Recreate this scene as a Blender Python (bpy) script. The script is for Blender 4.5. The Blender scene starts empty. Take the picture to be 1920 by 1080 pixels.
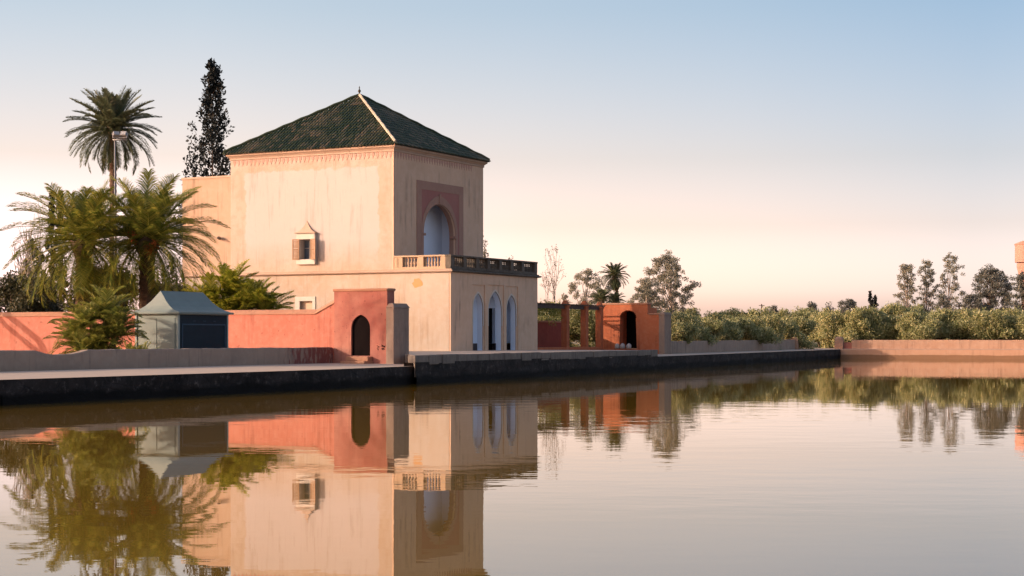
import bpy, bmesh, math, random
from mathutils import Vector, Matrix
R = math.radians
scn = bpy.context.scene
COL = scn.collection

# ------------------------------------------------------------------ camera, sky, sun
F, HOR, HC = 3200.0, 635.0, 1.9            # focal length in photo pixels, horizon row, eye height above water
cam = bpy.data.cameras.new('camera'); camo = bpy.data.objects.new('camera', cam); COL.objects.link(camo)
camo.location = (0, 0, HC); camo.rotation_euler = (R(90), 0, 0)
cam.sensor_width = 36; cam.lens = F / 1920 * 36; cam.shift_y = (HOR - 540) / 1920
cam.clip_start = .1; cam.clip_end = 20000
scn.camera = camo
scn.view_settings.view_transform = 'Standard'; scn.view_settings.look = 'None'
scn.view_settings.gamma = 1; scn.view_settings.exposure = 1.3

SUN_EL = R(16)
TH = math.atan2(3200, 1680)                # heading of the pavilion's long axis
dU = Vector((math.cos(TH), math.sin(TH))); dV = Vector((-math.sin(TH), math.cos(TH)))
PHI = R(48)
sh = -dU * math.cos(PHI) + dV * math.sin(PHI)
sdir = Vector((sh.x * math.cos(SUN_EL), sh.y * math.cos(SUN_EL), math.sin(SUN_EL)))
sun = bpy.data.lights.new('sun', 'SUN'); suno = bpy.data.objects.new('sun', sun); COL.objects.link(suno)
sun.energy = 2.0; sun.angle = R(.5); sun.color = (1, .77, .60)
suno.rotation_euler = sdir.to_track_quat('Z', 'Y').to_euler(); suno.location = (-60, -40, 40)

w = bpy.data.worlds.new('World'); scn.world = w; w.use_nodes = True
nt = w.node_tree; nt.nodes.clear()
out = nt.nodes.new('ShaderNodeOutputWorld'); bg = nt.nodes.new('ShaderNodeBackground')
sky = nt.nodes.new('ShaderNodeTexSky'); sky.sky_type = 'NISHITA'; sky.sun_disc = False
sky.sun_elevation = SUN_EL; sky.sun_rotation = math.atan2(sdir.x, sdir.y)
sky.air_density = 1.0; sky.dust_density = 2.2; sky.ozone_density = 1.2; sky.altitude = 100
geo = nt.nodes.new('ShaderNodeNewGeometry'); sep = nt.nodes.new('ShaderNodeSeparateXYZ')
tc = nt.nodes.new('ShaderNodeTexCoord')
nt.links.new(tc.outputs['Generated'], sep.inputs[0])
rmp = nt.nodes.new('ShaderNodeValToRGB'); nt.links.new(sep.outputs['Z'], rmp.inputs[0])
cr = rmp.color_ramp                                                  # haze tint of the air by height (halved, doubled below)
stops = [(0, (.95,.74,.93)), (.028, (.90,.725,.93)), (.065, (.59,.45,.51)), (.104, (.46,.368,.39)), (.15, (.395,.35,.372)), (.19, (.34,.335,.36)), (.45, (.42,.41,.42)), (1, (.41,.40,.425))]
cr.elements[0].position = 0; cr.elements[0].color = (*stops[0][1], 1); cr.elements[1].position = 1; cr.elements[1].color = (*stops[-1][1], 1)
for q, c in stops[1:-1]: e = cr.elements.new(q); e.color = (*c, 1)
mr = nt.nodes.new('ShaderNodeMapRange'); nt.links.new(sep.outputs['X'], mr.inputs[0])
for i, q in enumerate((-.6, .4, 0.0, 1.0)): mr.inputs[i+1].default_value = q
rmp2 = nt.nodes.new('ShaderNodeValToRGB'); nt.links.new(mr.outputs[0], rmp2.inputs[0]); c2 = rmp2.color_ramp
c2.elements[0].position = 0; c2.elements[0].color = (.85,.85,.85,1); c2.elements[1].position = .86; c2.elements[1].color = (0,0,0,1)
for q, v in ((.31,.80), (.42,.84), (.60,.58), (.73,.33)): e = c2.elements.new(q); e.color = (v,v,v,1)
lr = nt.nodes.new('ShaderNodeMixRGB'); lr.inputs[1].default_value = (2,2,2,1); lr.inputs[2].default_value = (3.6,3.0,2.55,1); nt.links.new(rmp2.outputs[0], lr.inputs[0])
m0 = nt.nodes.new('ShaderNodeMixRGB'); m0.blend_type = 'MULTIPLY'; m0.inputs[0].default_value = 1
nt.links.new(rmp.outputs[0], m0.inputs[1]); nt.links.new(lr.outputs[0], m0.inputs[2])
mul = nt.nodes.new('ShaderNodeMixRGB'); mul.blend_type = 'MULTIPLY'; mul.inputs[0].default_value = 1
nt.links.new(sky.outputs[0], mul.inputs[1]); nt.links.new(m0.outputs[0], mul.inputs[2])
g1 = nt.nodes.new('ShaderNodeMapRange'); nt.links.new(sep.outputs['Z'], g1.inputs[0]); g2 = nt.nodes.new('ShaderNodeMapRange'); nt.links.new(sep.outputs['X'], g2.inputs[0])
for n_, qs in ((g1, (.105, .045, 0, 1)), (g2, (.02, -.27, 0, 1))):
    for i, q in enumerate(qs): n_.inputs[i+1].default_value = q
gm = nt.nodes.new('ShaderNodeMath'); gm.operation = 'MULTIPLY'; nt.links.new(g1.outputs[0], gm.inputs[0]); nt.links.new(g2.outputs[0], gm.inputs[1])
gl_ = nt.nodes.new('ShaderNodeMixRGB'); gl_.inputs[1].default_value = (1,1,1,1); gl_.inputs[2].default_value = (1.2,1.3,1.58,1); nt.links.new(gm.outputs[0], gl_.inputs[0])   # glow round the low sun
m9 = nt.nodes.new('ShaderNodeMixRGB'); m9.blend_type = 'MULTIPLY'; m9.inputs[0].default_value = 1; nt.links.new(mul.outputs[0], m9.inputs[1]); nt.links.new(gl_.outputs[0], m9.inputs[2])
nt.links.new(m9.outputs[0], bg.inputs[0]); bg.inputs[1].default_value = .107
nt.links.new(bg.outputs[0], out.inputs[0])
scn.cycles.max_bounces = 8; scn.cycles.transparent_max_bounces = 16
scn.cycles.sample_clamp_indirect = 4; scn.cycles.use_denoising = True

# ------------------------------------------------------------------ measuring helpers
def at(x, D): return Vector(((x - 960) / F * D, D))                 # plan position seen at column x, D metres out
def zat(y, D): return HC + (HOR - y) * D / F
class Line:                                                         # a vertical plane through o along direction d
    def __init__(s, o, d): s.o, s.d = o, d
    def a(s, x):
        k = (x - 960) / F
        return (k * s.o.y - s.o.x) / (s.d.x - k * s.d.y)
    def D(s, x): return s.o.y + s.a(x) * s.d.y
    def z(s, x, y): return zat(y, s.D(x))
    def p(s, x): return s.o + s.d * s.a(x)

# ------------------------------------------------------------------ object helpers
def tag(o, label=None, cat=None, group=None, kind=None):
    if label: o['label'] = label
    if cat: o['category'] = cat
    if group: o['group'] = group
    if kind: o['kind'] = kind
    return o
def empty(name, loc, rz=0, label=None, cat=None, group=None):
    o = bpy.data.objects.new(name, None); COL.objects.link(o)
    o.location = loc; o.rotation_euler = (0, 0, rz); o.empty_display_size = .3
    return tag(o, label, cat, group)
def copy_tree(o, parent=None):
    c = o.copy(); COL.objects.link(c)
    if parent: c.parent = parent
    for ch in list(o.children): copy_tree(ch, c)
    return c

class MB:
    def __init__(s): s.v, s.f = [], []
    def add(s, vs, fs):
        n = len(s.v); s.v += [tuple(p) for p in vs]; s.f += [tuple(i + n for i in f) for f in fs]
    def box(s, x0, x1, y0, y1, z0, z1):
        s.add([(x0,y0,z0),(x1,y0,z0),(x1,y1,z0),(x0,y1,z0),(x0,y0,z1),(x1,y0,z1),(x1,y1,z1),(x0,y1,z1)],
              [(0,3,2,1),(4,5,6,7),(0,1,5,4),(1,2,6,5),(2,3,7,6),(3,0,4,7)])
    def frustum(s, x0, x1, y0, y1, z0, z1, ins):
        s.add([(x0,y0,z0),(x1,y0,z0),(x1,y1,z0),(x0,y1,z0),(x0+ins,y0+ins,z1),(x1-ins,y0+ins,z1),(x1-ins,y1-ins,z1),(x0+ins,y1-ins,z1)],
              [(0,3,2,1),(4,5,6,7),(0,1,5,4),(1,2,6,5),(2,3,7,6),(3,0,4,7)])
    def obox(s, p, q, th, z0, z1, side=1, dz0=0, dz1=0):             # box along plan line p->q, th to the left
        p, q = Vector(p), Vector(q); d = (q - p).normalized(); n = Vector((-d.y, d.x)) * th * side
        a, b, c, e = p, q, q + n, p + n
        if side < 0: a, b, c, e = e, c, b, a
        up = lambda t, zz, dz: (t.x, t.y, zz + (dz if t in (q,) else 0))
        s.add([(a.x,a.y,z0),(b.x,b.y,z0),(c.x,c.y,z0),(e.x,e.y,z0),(a.x,a.y,z1),(b.x,b.y,z1),(c.x,c.y,z1),(e.x,e.y,z1)],
              [(0,3,2,1),(4,5,6,7),(0,1,5,4),(1,2,6,5),(2,3,7,6),(3,0,4,7)])
    def prism(s, pts, z0, z1):                                       # plan polygon, counter-clockwise
        n = len(pts)
        s.add([(p[0],p[1],z0) for p in pts] + [(p[0],p[1],z1) for p in pts],
              [tuple(range(n-1,-1,-1)), tuple(range(n,2*n))] + [(i,(i+1)%n,n+(i+1)%n,n+i) for i in range(n)])
    def tube(s, pts, rad, n=6, cap=True):
        pts = [Vector(p) for p in pts]; m = len(pts); vs, fs = [], []
        if not hasattr(rad, '__len__'): rad = [rad]*m
        ref = Vector((.31,.17,.93)).normalized()
        for i in range(m):
            t = (pts[min(i+1,m-1)] - pts[max(i-1,0)]); t = t.normalized() if t.length > 1e-9 else Vector((0,0,1))
            a = t.cross(ref)
            if a.length < .05: a = t.cross(Vector((1,0,0)))
            a.normalize(); b = t.cross(a)
            for k in range(n):
                w_ = 2*math.pi*k/n; vs.append(pts[i] + (a*math.cos(w_) + b*math.sin(w_))*rad[i])
        for i in range(m-1):
            for k in range(n): fs.append((i*n+k, i*n+(k+1)%n, (i+1)*n+(k+1)%n, (i+1)*n+k))
        if cap: fs += [tuple(range(n-1,-1,-1)), tuple((m-1)*n+k for k in range(n))]
        s.add(vs, fs)
    def lathe(s, prof, c=(0,0,0), n=12):
        vs, fs = [], []; m = len(prof)
        for r, z in prof:
            for k in range(n):
                w_ = 2*math.pi*k/n; vs.append((c[0]+r*math.cos(w_), c[1]+r*math.sin(w_), c[2]+z))
        for i in range(m-1):
            for k in range(n): fs.append((i*n+k, i*n+(k+1)%n, (i+1)*n+(k+1)%n, (i+1)*n+k))
        fs += [tuple(range(n-1,-1,-1)), tuple((m-1)*n+k for k in range(n))]
        s.add(vs, fs)
    def panel(s, outer, holes, d0, d1, fn):                          # slab with holes; fn(a, z, depth) -> xyz
        bm = bmesh.new(); fr, loops = {}, []
        for lp in [outer] + list(holes):
            vs = [bm.verts.new((a, z, 0)) for a, z in lp]; loops.append(vs)
            for i in range(len(vs)): bm.edges.new((vs[i], vs[(i+1) % len(vs)]))
        bm.verts.index_update()
        bmesh.ops.triangle_fill(bm, use_beauty=True, use_dissolve=False, edges=bm.edges[:], normal=(0,0,1))
        bm.verts.index_update(); n = len(bm.verts)
        co = [v.co.copy() for v in bm.verts]
        V = [fn(c.x, c.y, d0) for c in co] + [fn(c.x, c.y, d1) for c in co]; Fc = []
        for f in bm.faces:
            ix = [v.index for v in f.verts]; Fc.append(tuple(ix)); Fc.append(tuple(i+n for i in reversed(ix)))
        for vs in loops:
            for i in range(len(vs)):
                a, b = vs[i].index, vs[(i+1) % len(vs)].index; Fc.append((a, b, b+n, a+n))
        bm.free()
        b2 = bmesh.new(); bv = [b2.verts.new(p) for p in V]
        for f in Fc:
            try: b2.faces.new([bv[i] for i in f])
            except ValueError: pass
        bmesh.ops.recalc_face_normals(b2, faces=b2.faces[:]); b2.verts.index_update()
        s.add([v.co for v in b2.verts], [tuple(v.index for v in f.verts) for f in b2.faces]); b2.free()
    def build(s, name, mat, parent=None, smooth=False, loc=None):
        me = bpy.data.meshes.new(name); me.from_pydata(s.v, [], s.f); me.update()
        me.materials.append(mat)
        if smooth:
            for p in me.polygons: p.use_smooth = True
        o = bpy.data.objects.new(name, me); COL.objects.link(o)
        if parent: o.parent = parent
        if loc: o.location = loc
        return o
def bev(o, wd=.02, seg=2):
    m = o.modifiers.new('bevel', 'BEVEL'); m.width = wd; m.segments = seg; m.limit_method = 'ANGLE'; m.angle_limit = R(40)
    return o

# ------------------------------------------------------------------ materials
def newmat(name):
    m = bpy.data.materials.new(name); m.use_nodes = True; t = m.node_tree
    return m, t, t.nodes['Principled BSDF']
def N(t, kind, **kw):
    n = t.nodes.new(kind)
    for k, v in kw.items():
        if k in n.inputs: n.inputs[k].default_value = v
        else: setattr(n, k, v)
    return n
def noise(t, co, scale, detail=4, rough=.6, stretch=None):
    if stretch:
        mp = N(t, 'ShaderNodeMapping'); mp.inputs['Scale'].default_value = stretch; t.links.new(co, mp.inputs[0]); co = mp.outputs[0]
    n = N(t, 'ShaderNodeTexNoise', Scale=scale, Detail=detail, Roughness=rough); t.links.new(co, n.inputs['Vector'])
    return n.outputs['Fac']
def rng_(t, v, a, b, c=0., d=1.):
    n = N(t, 'ShaderNodeMapRange'); n.clamp = True; t.links.new(v, n.inputs[0])
    for i, x in enumerate((a, b, c, d)): n.inputs[i+1].default_value = x
    return n.outputs[0]
def math_(t, op, a, b):
    n = N(t, 'ShaderNodeMath'); n.operation = op
    for i, x in enumerate((a, b)):
        if isinstance(x, (int, float)): n.inputs[i].default_value = x
        else: t.links.new(x, n.inputs[i])
    return n.outputs[0]
def mix(t, fac, a, b):
    n = N(t, 'ShaderNodeMixRGB')
    for i, x in enumerate((fac, a, b)):
        if isinstance(x, tuple): n.inputs[i].default_value = (*x, 1)
        elif isinstance(x, (int, float)): n.inputs[i].default_value = x
        else: t.links.new(x, n.inputs[i])
    return n.outputs[0]
def bump(t, b, h, strength, dist=.02):
    n = N(t, 'ShaderNodeBump', Strength=strength, Distance=dist); t.links.new(h, n.inputs['Height']); t.links.new(n.outputs[0], b.inputs['Normal'])
def objco(t): return N(t, 'ShaderNodeTexCoord').outputs['Object']

def plaster(name, a, b, c, stain=(.20,.14,.10), stain_amt=.45, rough=.9, streak=True, scale=1., panel=None, chip=.70):
    m, t, p = newmat(name); co = objco(t)
    n1 = noise(t, co, .35*scale, 5, .62); n2 = noise(t, co, 2.2*scale, 6, .65); n3 = noise(t, co, 22, 4, .6)
    col = mix(t, rng_(t, n1, .35, .65), a, b)
    col = mix(t, rng_(t, n2, .46, .72, 0, .55), col, c)
    if panel:
        sp = N(t, 'ShaderNodeSeparateXYZ'); t.links.new(co, sp.inputs[0])
        w1 = math_(t, 'MULTIPLY', math_(t, 'SUBTRACT', noise(t, co, 1.5, 4), .5), .7)
        vv = math_(t, 'ADD', sp.outputs['Y'], w1); zz = math_(t, 'ADD', sp.outputs['Z'], w1)
        k = math_(t, 'MULTIPLY', rng_(t, vv, panel[0], panel[0]+.12), rng_(t, vv, panel[1], panel[1]-.12))
        k = math_(t, 'MULTIPLY', k, math_(t, 'MULTIPLY', rng_(t, zz, panel[2], panel[2]+1.6), rng_(t, zz, panel[3], panel[3]-.12)))
        col = mix(t, math_(t, 'MULTIPLY', k, panel[4]), col, panel[5])
    if streak:
        st = noise(t, co, 1.0, 6, .7, (3.2, 3.2, .22)); msk = noise(t, co, .5, 3)
        f = math_(t, 'MULTIPLY', rng_(t, st, .51, .70), rng_(t, msk, .40, .58))
        col = mix(t, math_(t, 'MULTIPLY', f, stain_amt), col, stain)
    chips = noise(t, co, 3.1, 8, .75)
    col = mix(t, rng_(t, chips, chip, chip+.03, 0, .65), col, stain)
    t.links.new(col, p.inputs['Base Color']); p.inputs['Roughness'].default_value = rough
    p.inputs['Specular IOR Level'].default_value = .2
    bump(t, p, math_(t, 'ADD', math_(t, 'MULTIPLY', n3, .35), n2), .5, .03)
    return m
def flat(name, a, b=None, rough=.6, scale=3, metal=0, bumpamt=.15, stretch=None):
    m, t, p = newmat(name); co = objco(t)
    n1 = noise(t, co, scale, 5, .65, stretch)
    t.links.new(mix(t, rng_(t, n1, .35, .68), a, b or tuple(x*.75 for x in a)), p.inputs['Base Color'])
    p.inputs['Roughness'].default_value = rough; p.inputs['Metallic'].default_value = metal
    bump(t, p, n1, bumpamt, .02)
    return m
def leafmat(name, cols, trans=.3, rough=.55, spec=.3):
    m, t, p = newmat(name)
    g = N(t, 'ShaderNodeNewGeometry'); r = N(t, 'ShaderNodeValToRGB'); t.links.new(g.outputs['Random Per Island'], r.inputs[0])
    el = r.color_ramp.elements; k = len(cols)
    el[0].position = 0; el[0].color = (*cols[0], 1); el[1].position = 1; el[1].color = (*cols[-1], 1)
    for i in range(1, k-1): e = el.new(i/(k-1)); e.color = (*cols[i], 1)
    t.links.new(r.outputs[0], p.inputs['Base Color']); p.inputs['Roughness'].default_value = rough
    p.inputs['Specular IOR Level'].default_value = spec
    tr = N(t, 'ShaderNodeBsdfTranslucent'); t.links.new(r.outputs[0], tr.inputs[0])
    mx = N(t, 'ShaderNodeMixShader'); mx.inputs[0].default_value = trans
    t.links.new(p.outputs[0], mx.inputs[1]); t.links.new(tr.outputs[0], mx.inputs[2])
    t.links.new(mx.outputs[0], t.nodes['Material Output'].inputs[0])
    return m

M = {}
M['tower'] = plaster('cream_plaster', (.455,.365,.30), (.42,.315,.235), (.36,.25,.17), (.25,.16,.105), .5,
                     panel=(4.75, 14.35, 4.9, 10.75, .8, (.455,.40,.375)))
M['podium'] = plaster('ochre_plaster', (.455,.37,.295), (.415,.31,.225), (.47,.405,.345), (.25,.16,.10), .6)
M['wing'] = plaster('apricot_plaster', (.43,.30,.21), (.40,.265,.175), (.45,.34,.26), (.17,.105,.065), .8)
M['shadeface'] = plaster('shaded_side_plaster', (.62,.415,.285), (.54,.36,.245), (.65,.46,.335), (.13,.105,.085), .7)  # shaded-side copy of the pavilion plaster, its shade tone set in the colour
M['trim'] = plaster('pale_trim', (.47,.335,.25), (.43,.30,.22), (.40,.27,.195), (.25,.17,.12), .4)
M['frieze'] = flat('rose_paint', (.42,.22,.165), (.46,.27,.21), .9)
M['alfiz'] = plaster('rose_plaster', (.36,.205,.15), (.32,.18,.135), (.40,.24,.175), (.2,.12,.1), .4)
M['spandrel'] = plaster('wine_plaster', (.32,.13,.11), (.36,.16,.13), (.30,.14,.11), (.2,.1,.08), .3)
M['blue'] = flat('pale_blue_lime_wash', (.70,.76,.86), (.66,.72,.83), .9, 1.2)
M['dado'] = flat('dark_dado', (.035,.025,.03), (.05,.035,.04), .7)
M['black'] = flat('dark_timber', (.004,.002,.002), (.007,.004,.004), .9, 4, 0, .3, (1,1,.2))
M['black'].node_tree.nodes['Principled BSDF'].inputs['Specular IOR Level'].default_value = .08
M['white'] = flat('white_lime', (.56,.49,.42), (.50,.43,.35), .85)
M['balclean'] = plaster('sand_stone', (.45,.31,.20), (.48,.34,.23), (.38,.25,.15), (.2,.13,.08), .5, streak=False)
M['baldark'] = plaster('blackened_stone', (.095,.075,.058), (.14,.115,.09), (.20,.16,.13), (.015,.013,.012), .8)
M['shutter'] = flat('brown_paint', (.30,.17,.09), (.24,.13,.06), .6)
M['glass'] = flat('window_glass', (.10,.13,.16), (.07,.09,.12), .08, 2, 0, .02)
M['pink'] = plaster('salmon_plaster', (.43,.16,.112), (.39,.135,.092), (.46,.215,.16), (.17,.05,.035), .6, scale=1.6, chip=.605)
M['red'] = plaster('rust_plaster', (.29,.09,.068), (.37,.165,.12), (.26,.10,.078), (.13,.04,.03), .7, scale=1.6, chip=.60)
M['orange'] = plaster('orange_plaster', (.45,.135,.060), (.36,.10,.045), (.47,.19,.10), (.13,.035,.022), .65, scale=1.6)
M['capred'] = plaster('worn_coping', (.40,.21,.13), (.37,.18,.11), (.33,.17,.12), (.15,.08,.05), .5, scale=2)
M['oxblood'] = plaster('oxblood_plaster', (.26,.065,.045), (.23,.055,.04), (.30,.09,.06), (.10,.03,.025), .4)
M['grey'] = plaster('grey_render', (.27,.19,.145), (.23,.16,.125), (.31,.235,.185), (.09,.07,.06), .6, scale=1.4)
M['farwall'] = plaster('peach_render', (.43,.26,.175), (.38,.215,.14), (.47,.32,.24), (.2,.11,.075), .65, scale=1)

def parapet_mat():
    m = plaster('parapet_render', (.33,.235,.175), (.27,.195,.15), (.38,.29,.22), (.10,.075,.065), .7, scale=1.3)
    return m
def farquay():
    m = plaster('peach_pool_edge', (.47,.26,.165), (.43,.235,.15), (.50,.31,.22), (.25,.14,.09), .5, scale=.7)
    t = m.node_tree; p = t.nodes['Principled BSDF']; co = objco(t); old = p.inputs['Base Color'].links[0].from_socket
    sp = N(t, 'ShaderNodeSeparateXYZ'); t.links.new(co, sp.inputs[0]); zz = math_(t, 'ADD', sp.outputs['Z'], math_(t, 'MULTIPLY', noise(t, co, .25, 5), .5))
    t.links.new(mix(t, rng_(t, zz, .58, .64, .75, 0), old, (.17,.085,.04)), p.inputs['Base Color']); return m
M['farquay'] = farquay()
M['parapet'] = parapet_mat()
smear_at = []
def smeared():                                                       # the same render, with dark red paint rubbed on near the gate
    m = plaster('paint_smeared_render', (.33,.235,.175), (.27,.195,.15), (.38,.29,.22), (.10,.075,.065), .7, scale=1.3)
    t = m.node_tree; p = t.nodes['Principled BSDF']; co = objco(t); old = p.inputs['Base Color'].links[0].from_socket
    v = N(t, 'ShaderNodeVectorMath'); v.operation = 'DISTANCE'; t.links.new(co, v.inputs[0]); smear_at.append(v)
    st = noise(t, co, 1.4, 5, .7, (4,4,.9)); d = rng_(t, v.outputs['Value'], 1.0, 3.4, 1, 0)
    f = math_(t, 'MULTIPLY', rng_(t, math_(t, 'ADD', st, math_(t, 'MULTIPLY', d, .16)), .56, .64), rng_(t, d, .02, .3))
    t.links.new(mix(t, math_(t, 'MULTIPLY', f, .85), old, (.17,.045,.04)), p.inputs['Base Color']); return m
M['smeared'] = smeared()
M['paving'] = flat('sandy_paving', (.46,.345,.26), (.40,.295,.22), .95, 1.2, 0, .3)
M['kerb'] = plaster('kerb_stone', (.20,.155,.125), (.15,.12,.10), (.27,.22,.18), (.05,.04,.035), .8, scale=1.5)
M['ground'] = flat('dry_earth', (.22,.15,.085), (.13,.11,.045), 1, .25, 0, .4)

def quay_mat():
    m, t, p = newmat('wet_rubble'); co = objco(t)
    vo = N(t, 'ShaderNodeTexVoronoi', Scale=.9); vo.feature = 'DISTANCE_TO_EDGE'
    wp = N(t, 'ShaderNodeMixRGB'); wp.inputs[0].default_value = .25; t.links.new(co, wp.inputs[1])
    nz = N(t, 'ShaderNodeTexNoise', Scale=1.2, Detail=4); t.links.new(co, nz.inputs['Vector']); t.links.new(nz.outputs['Color'], wp.inputs[2])
    mp = N(t, 'ShaderNodeMapping'); mp.inputs['Scale'].default_value = (1,1,3.4); t.links.new(wp.outputs[0], mp.inputs[0]); t.links.new(mp.outputs[0], vo.inputs['Vector'])
    n1 = noise(t, co, .8, 7, .72); n2 = noise(t, co, 4, 7, .75)
    col = mix(t, rng_(t, n1, .36, .64), (.009,.007,.0065), (.045,.034,.030))
    col = mix(t, rng_(t, n2, .55, .66, 0, .85), col, (.12,.092,.08))
    col = mix(t, rng_(t, vo.outputs[0], .0, .035, .55, 0), col, (.012,.01,.011))
    sp = N(t, 'ShaderNodeSeparateXYZ'); t.links.new(co, sp.inputs[0])
    zz = math_(t, 'ADD', sp.outputs['Z'], math_(t, 'MULTIPLY', noise(t, co, .7, 4), .5))
    col = mix(t, rng_(t, zz, .50, .64, 1, 0), col, (.007,.0055,.005))       # algae line at the water
    t.links.new(col, p.inputs['Base Color']); p.inputs['Roughness'].default_value = .8
    p.inputs['Specular IOR Level'].default_value = .1
    bump(t, p, math_(t, 'ADD', n2, math_(t, 'MULTIPLY', rng_(t, vo.outputs[0], 0, .05), .25)), .7, .06)
    return m
M['quay'] = quay_mat()

def water_mat():
    m, t, p = newmat('pool_water')
    co = objco(t)
    p.inputs['Base Color'].default_value = (.18, .105, .016, 1); p.inputs['Roughness'].default_value = .012
    p.inputs['IOR'].default_value = 1.54
    n1 = noise(t, co, .55, 3, .5, (1, 1.6, 1)); n2 = noise(t, co, 2.6, 2, .5, (1, 1.5, 1))
    patch = noise(t, co, .035, 3, .5)
    amp = rng_(t, patch, .46, .62, .2, 1.0)
    h = math_(t, 'ADD', n1, math_(t, 'MULTIPLY', n2, .16))
    b = N(t, 'ShaderNodeBump', Strength=1.0, Distance=.0075); t.links.new(math_(t, 'MULTIPLY', h, amp), b.inputs['Height']); t.links.new(b.outputs[0], p.inputs['Normal'])
    return m
M['water'] = water_mat()

def tile_mat():
    m, t, p = newmat('glazed_tile'); co = objco(t)
    g = N(t, 'ShaderNodeNewGeometry')
    r = N(t, 'ShaderNodeValToRGB'); t.links.new(g.outputs['Random Per Island'], r.inputs[0])
    el = r.color_ramp.elements
    el[0].position = 0; el[0].color = (.014,.026,.012,1); el[1].position = 1; el[1].color = (.115,.088,.052,1)
    for q, c in ((.40,(.021,.036,.017)), (.66,(.038,.05,.022)), (.84,(.065,.066,.042))): e = el.new(q); e.color = (*c,1)
    big = noise(t, co, .33, 4, .6, (1,1,1))
    col = mix(t, rng_(t, big, .54, .70, 0, .40), r.outputs[0], (.19,.14,.09))
    t.links.new(col, p.inputs['Base Color']); p.inputs['Roughness'].default_value = .5; p.inputs['Specular IOR Level'].default_value = .3
    return m
M['tile'] = tile_mat()
M['gapshade'] = flat('tile_gap_shade', (.012,.018,.014), (.02,.022,.016), .7)  # roof base darker than the tiles, painting shade between their rows
M['ridge'] = plaster('pale_ridge_mortar', (.46,.40,.31), (.36,.30,.22), (.24,.20,.14), (.12,.10,.07), .7, streak=False, scale=3)
M['finial'] = flat('dark_bronze', (.05,.05,.045), (.08,.07,.05), .5, 6, .6)
M['shed'] = flat('blue_grey_paint', (.185,.22,.20), (.165,.195,.18), .6, 2, 0, .05)
M['sheddark'] = flat('dark_blue_paint', (.014,.026,.036), (.011,.020,.028), .7, 2, 0, .05)
M['shedmid'] = flat('mid_blue_paint', (.035,.065,.095), (.028,.05,.075), .6, 2, 0, .05)
M['shedpale'] = flat('pale_grey_green_paint', (.26,.30,.275), (.23,.27,.25), .6, 2, 0, .05)
for k_ in ('shed', 'sheddark', 'shedmid', 'shedpale'): M[k_].node_tree.nodes['Principled BSDF'].inputs['Specular IOR Level'].default_value = .15
M['metal'] = flat('galvanised_metal', (.30,.28,.27), (.22,.21,.20), .5, 3, .3, .05)
M['lampglass'] = flat('lamp_glass', (.35,.34,.33), (.3,.3,.3), .2, 3, 0, .02)
M['bark'] = flat('brown_bark', (.13,.085,.055), (.08,.055,.035), .95, 4, 0, .8, (1,1,.25))
M['palmbark'] = flat('palm_bark', (.12,.07,.04), (.06,.035,.022), .95, 5, 0, 1.0)
M['palebark'] = flat('pale_bark', (.36,.29,.24), (.26,.21,.17), .9, 3, 0, .4, (1,1,.25))
M['barebark'] = flat('twig_bark', (.20,.15,.12), (.14,.11,.09), .9)
M['timber'] = flat('weathered_timber', (.06,.04,.03), (.09,.06,.045), .9, 4, 0, .4)
M['stone'] = flat('whitewashed_stone', (.42,.37,.35), (.34,.30,.28), .9, 5, 0, .5)
M['towerpink'] = plaster('pink_concrete', (.40,.195,.15), (.37,.18,.135), (.42,.22,.17), (.25,.12,.09), .4, scale=.5)
M['palm'] = leafmat('palm_leaf', [(.085,.115,.015),(.15,.175,.024),(.25,.235,.034),(.37,.30,.055)], .35, .40, .5)
M['palmdull'] = leafmat('dull_palm_leaf', [(.075,.095,.045),(.11,.125,.06),(.16,.155,.08)], .3, .45, .4)
M['fanpalm'] = leafmat('fan_palm_leaf', [(.13,.165,.012),(.25,.255,.02),(.42,.35,.05)], .4, .5)
M['shrub'] = leafmat('shrub_leaf', [(.12,.145,.022),(.21,.22,.04),(.34,.30,.07)], .4)
M['olive'] = leafmat('olive_leaf', [(.13,.15,.05),(.25,.255,.10),(.37,.35,.165),(.48,.43,.23)], .4, .5)
M['euc'] = leafmat('eucalyptus_leaf', [(.17,.165,.12),(.25,.235,.17),(.34,.305,.23)], .4)
M['eucdark'] = leafmat('dark_crown_leaf', [(.095,.10,.085),(.14,.14,.115),(.20,.19,.15)], .3)
M['cypress'] = leafmat('cypress_leaf', [(.010,.013,.014),(.016,.019,.018),(.026,.028,.025)], .1, .7, .15)
M['hedge'] = leafmat('hedge_leaf', [(.035,.038,.018),(.06,.06,.028),(.10,.085,.035)], .25)
M['dry'] = leafmat('dry_leaf', [(.15,.10,.06),(.20,.14,.09),(.24,.19,.13)], .3)
M['fruit'] = flat('orange_dates', (.40,.10,.015), (.30,.07,.012), .6, 8)
M['grass'] = leafmat('grass_blade', [(.10,.11,.03),(.17,.15,.05),(.24,.20,.09)], .3)

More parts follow.
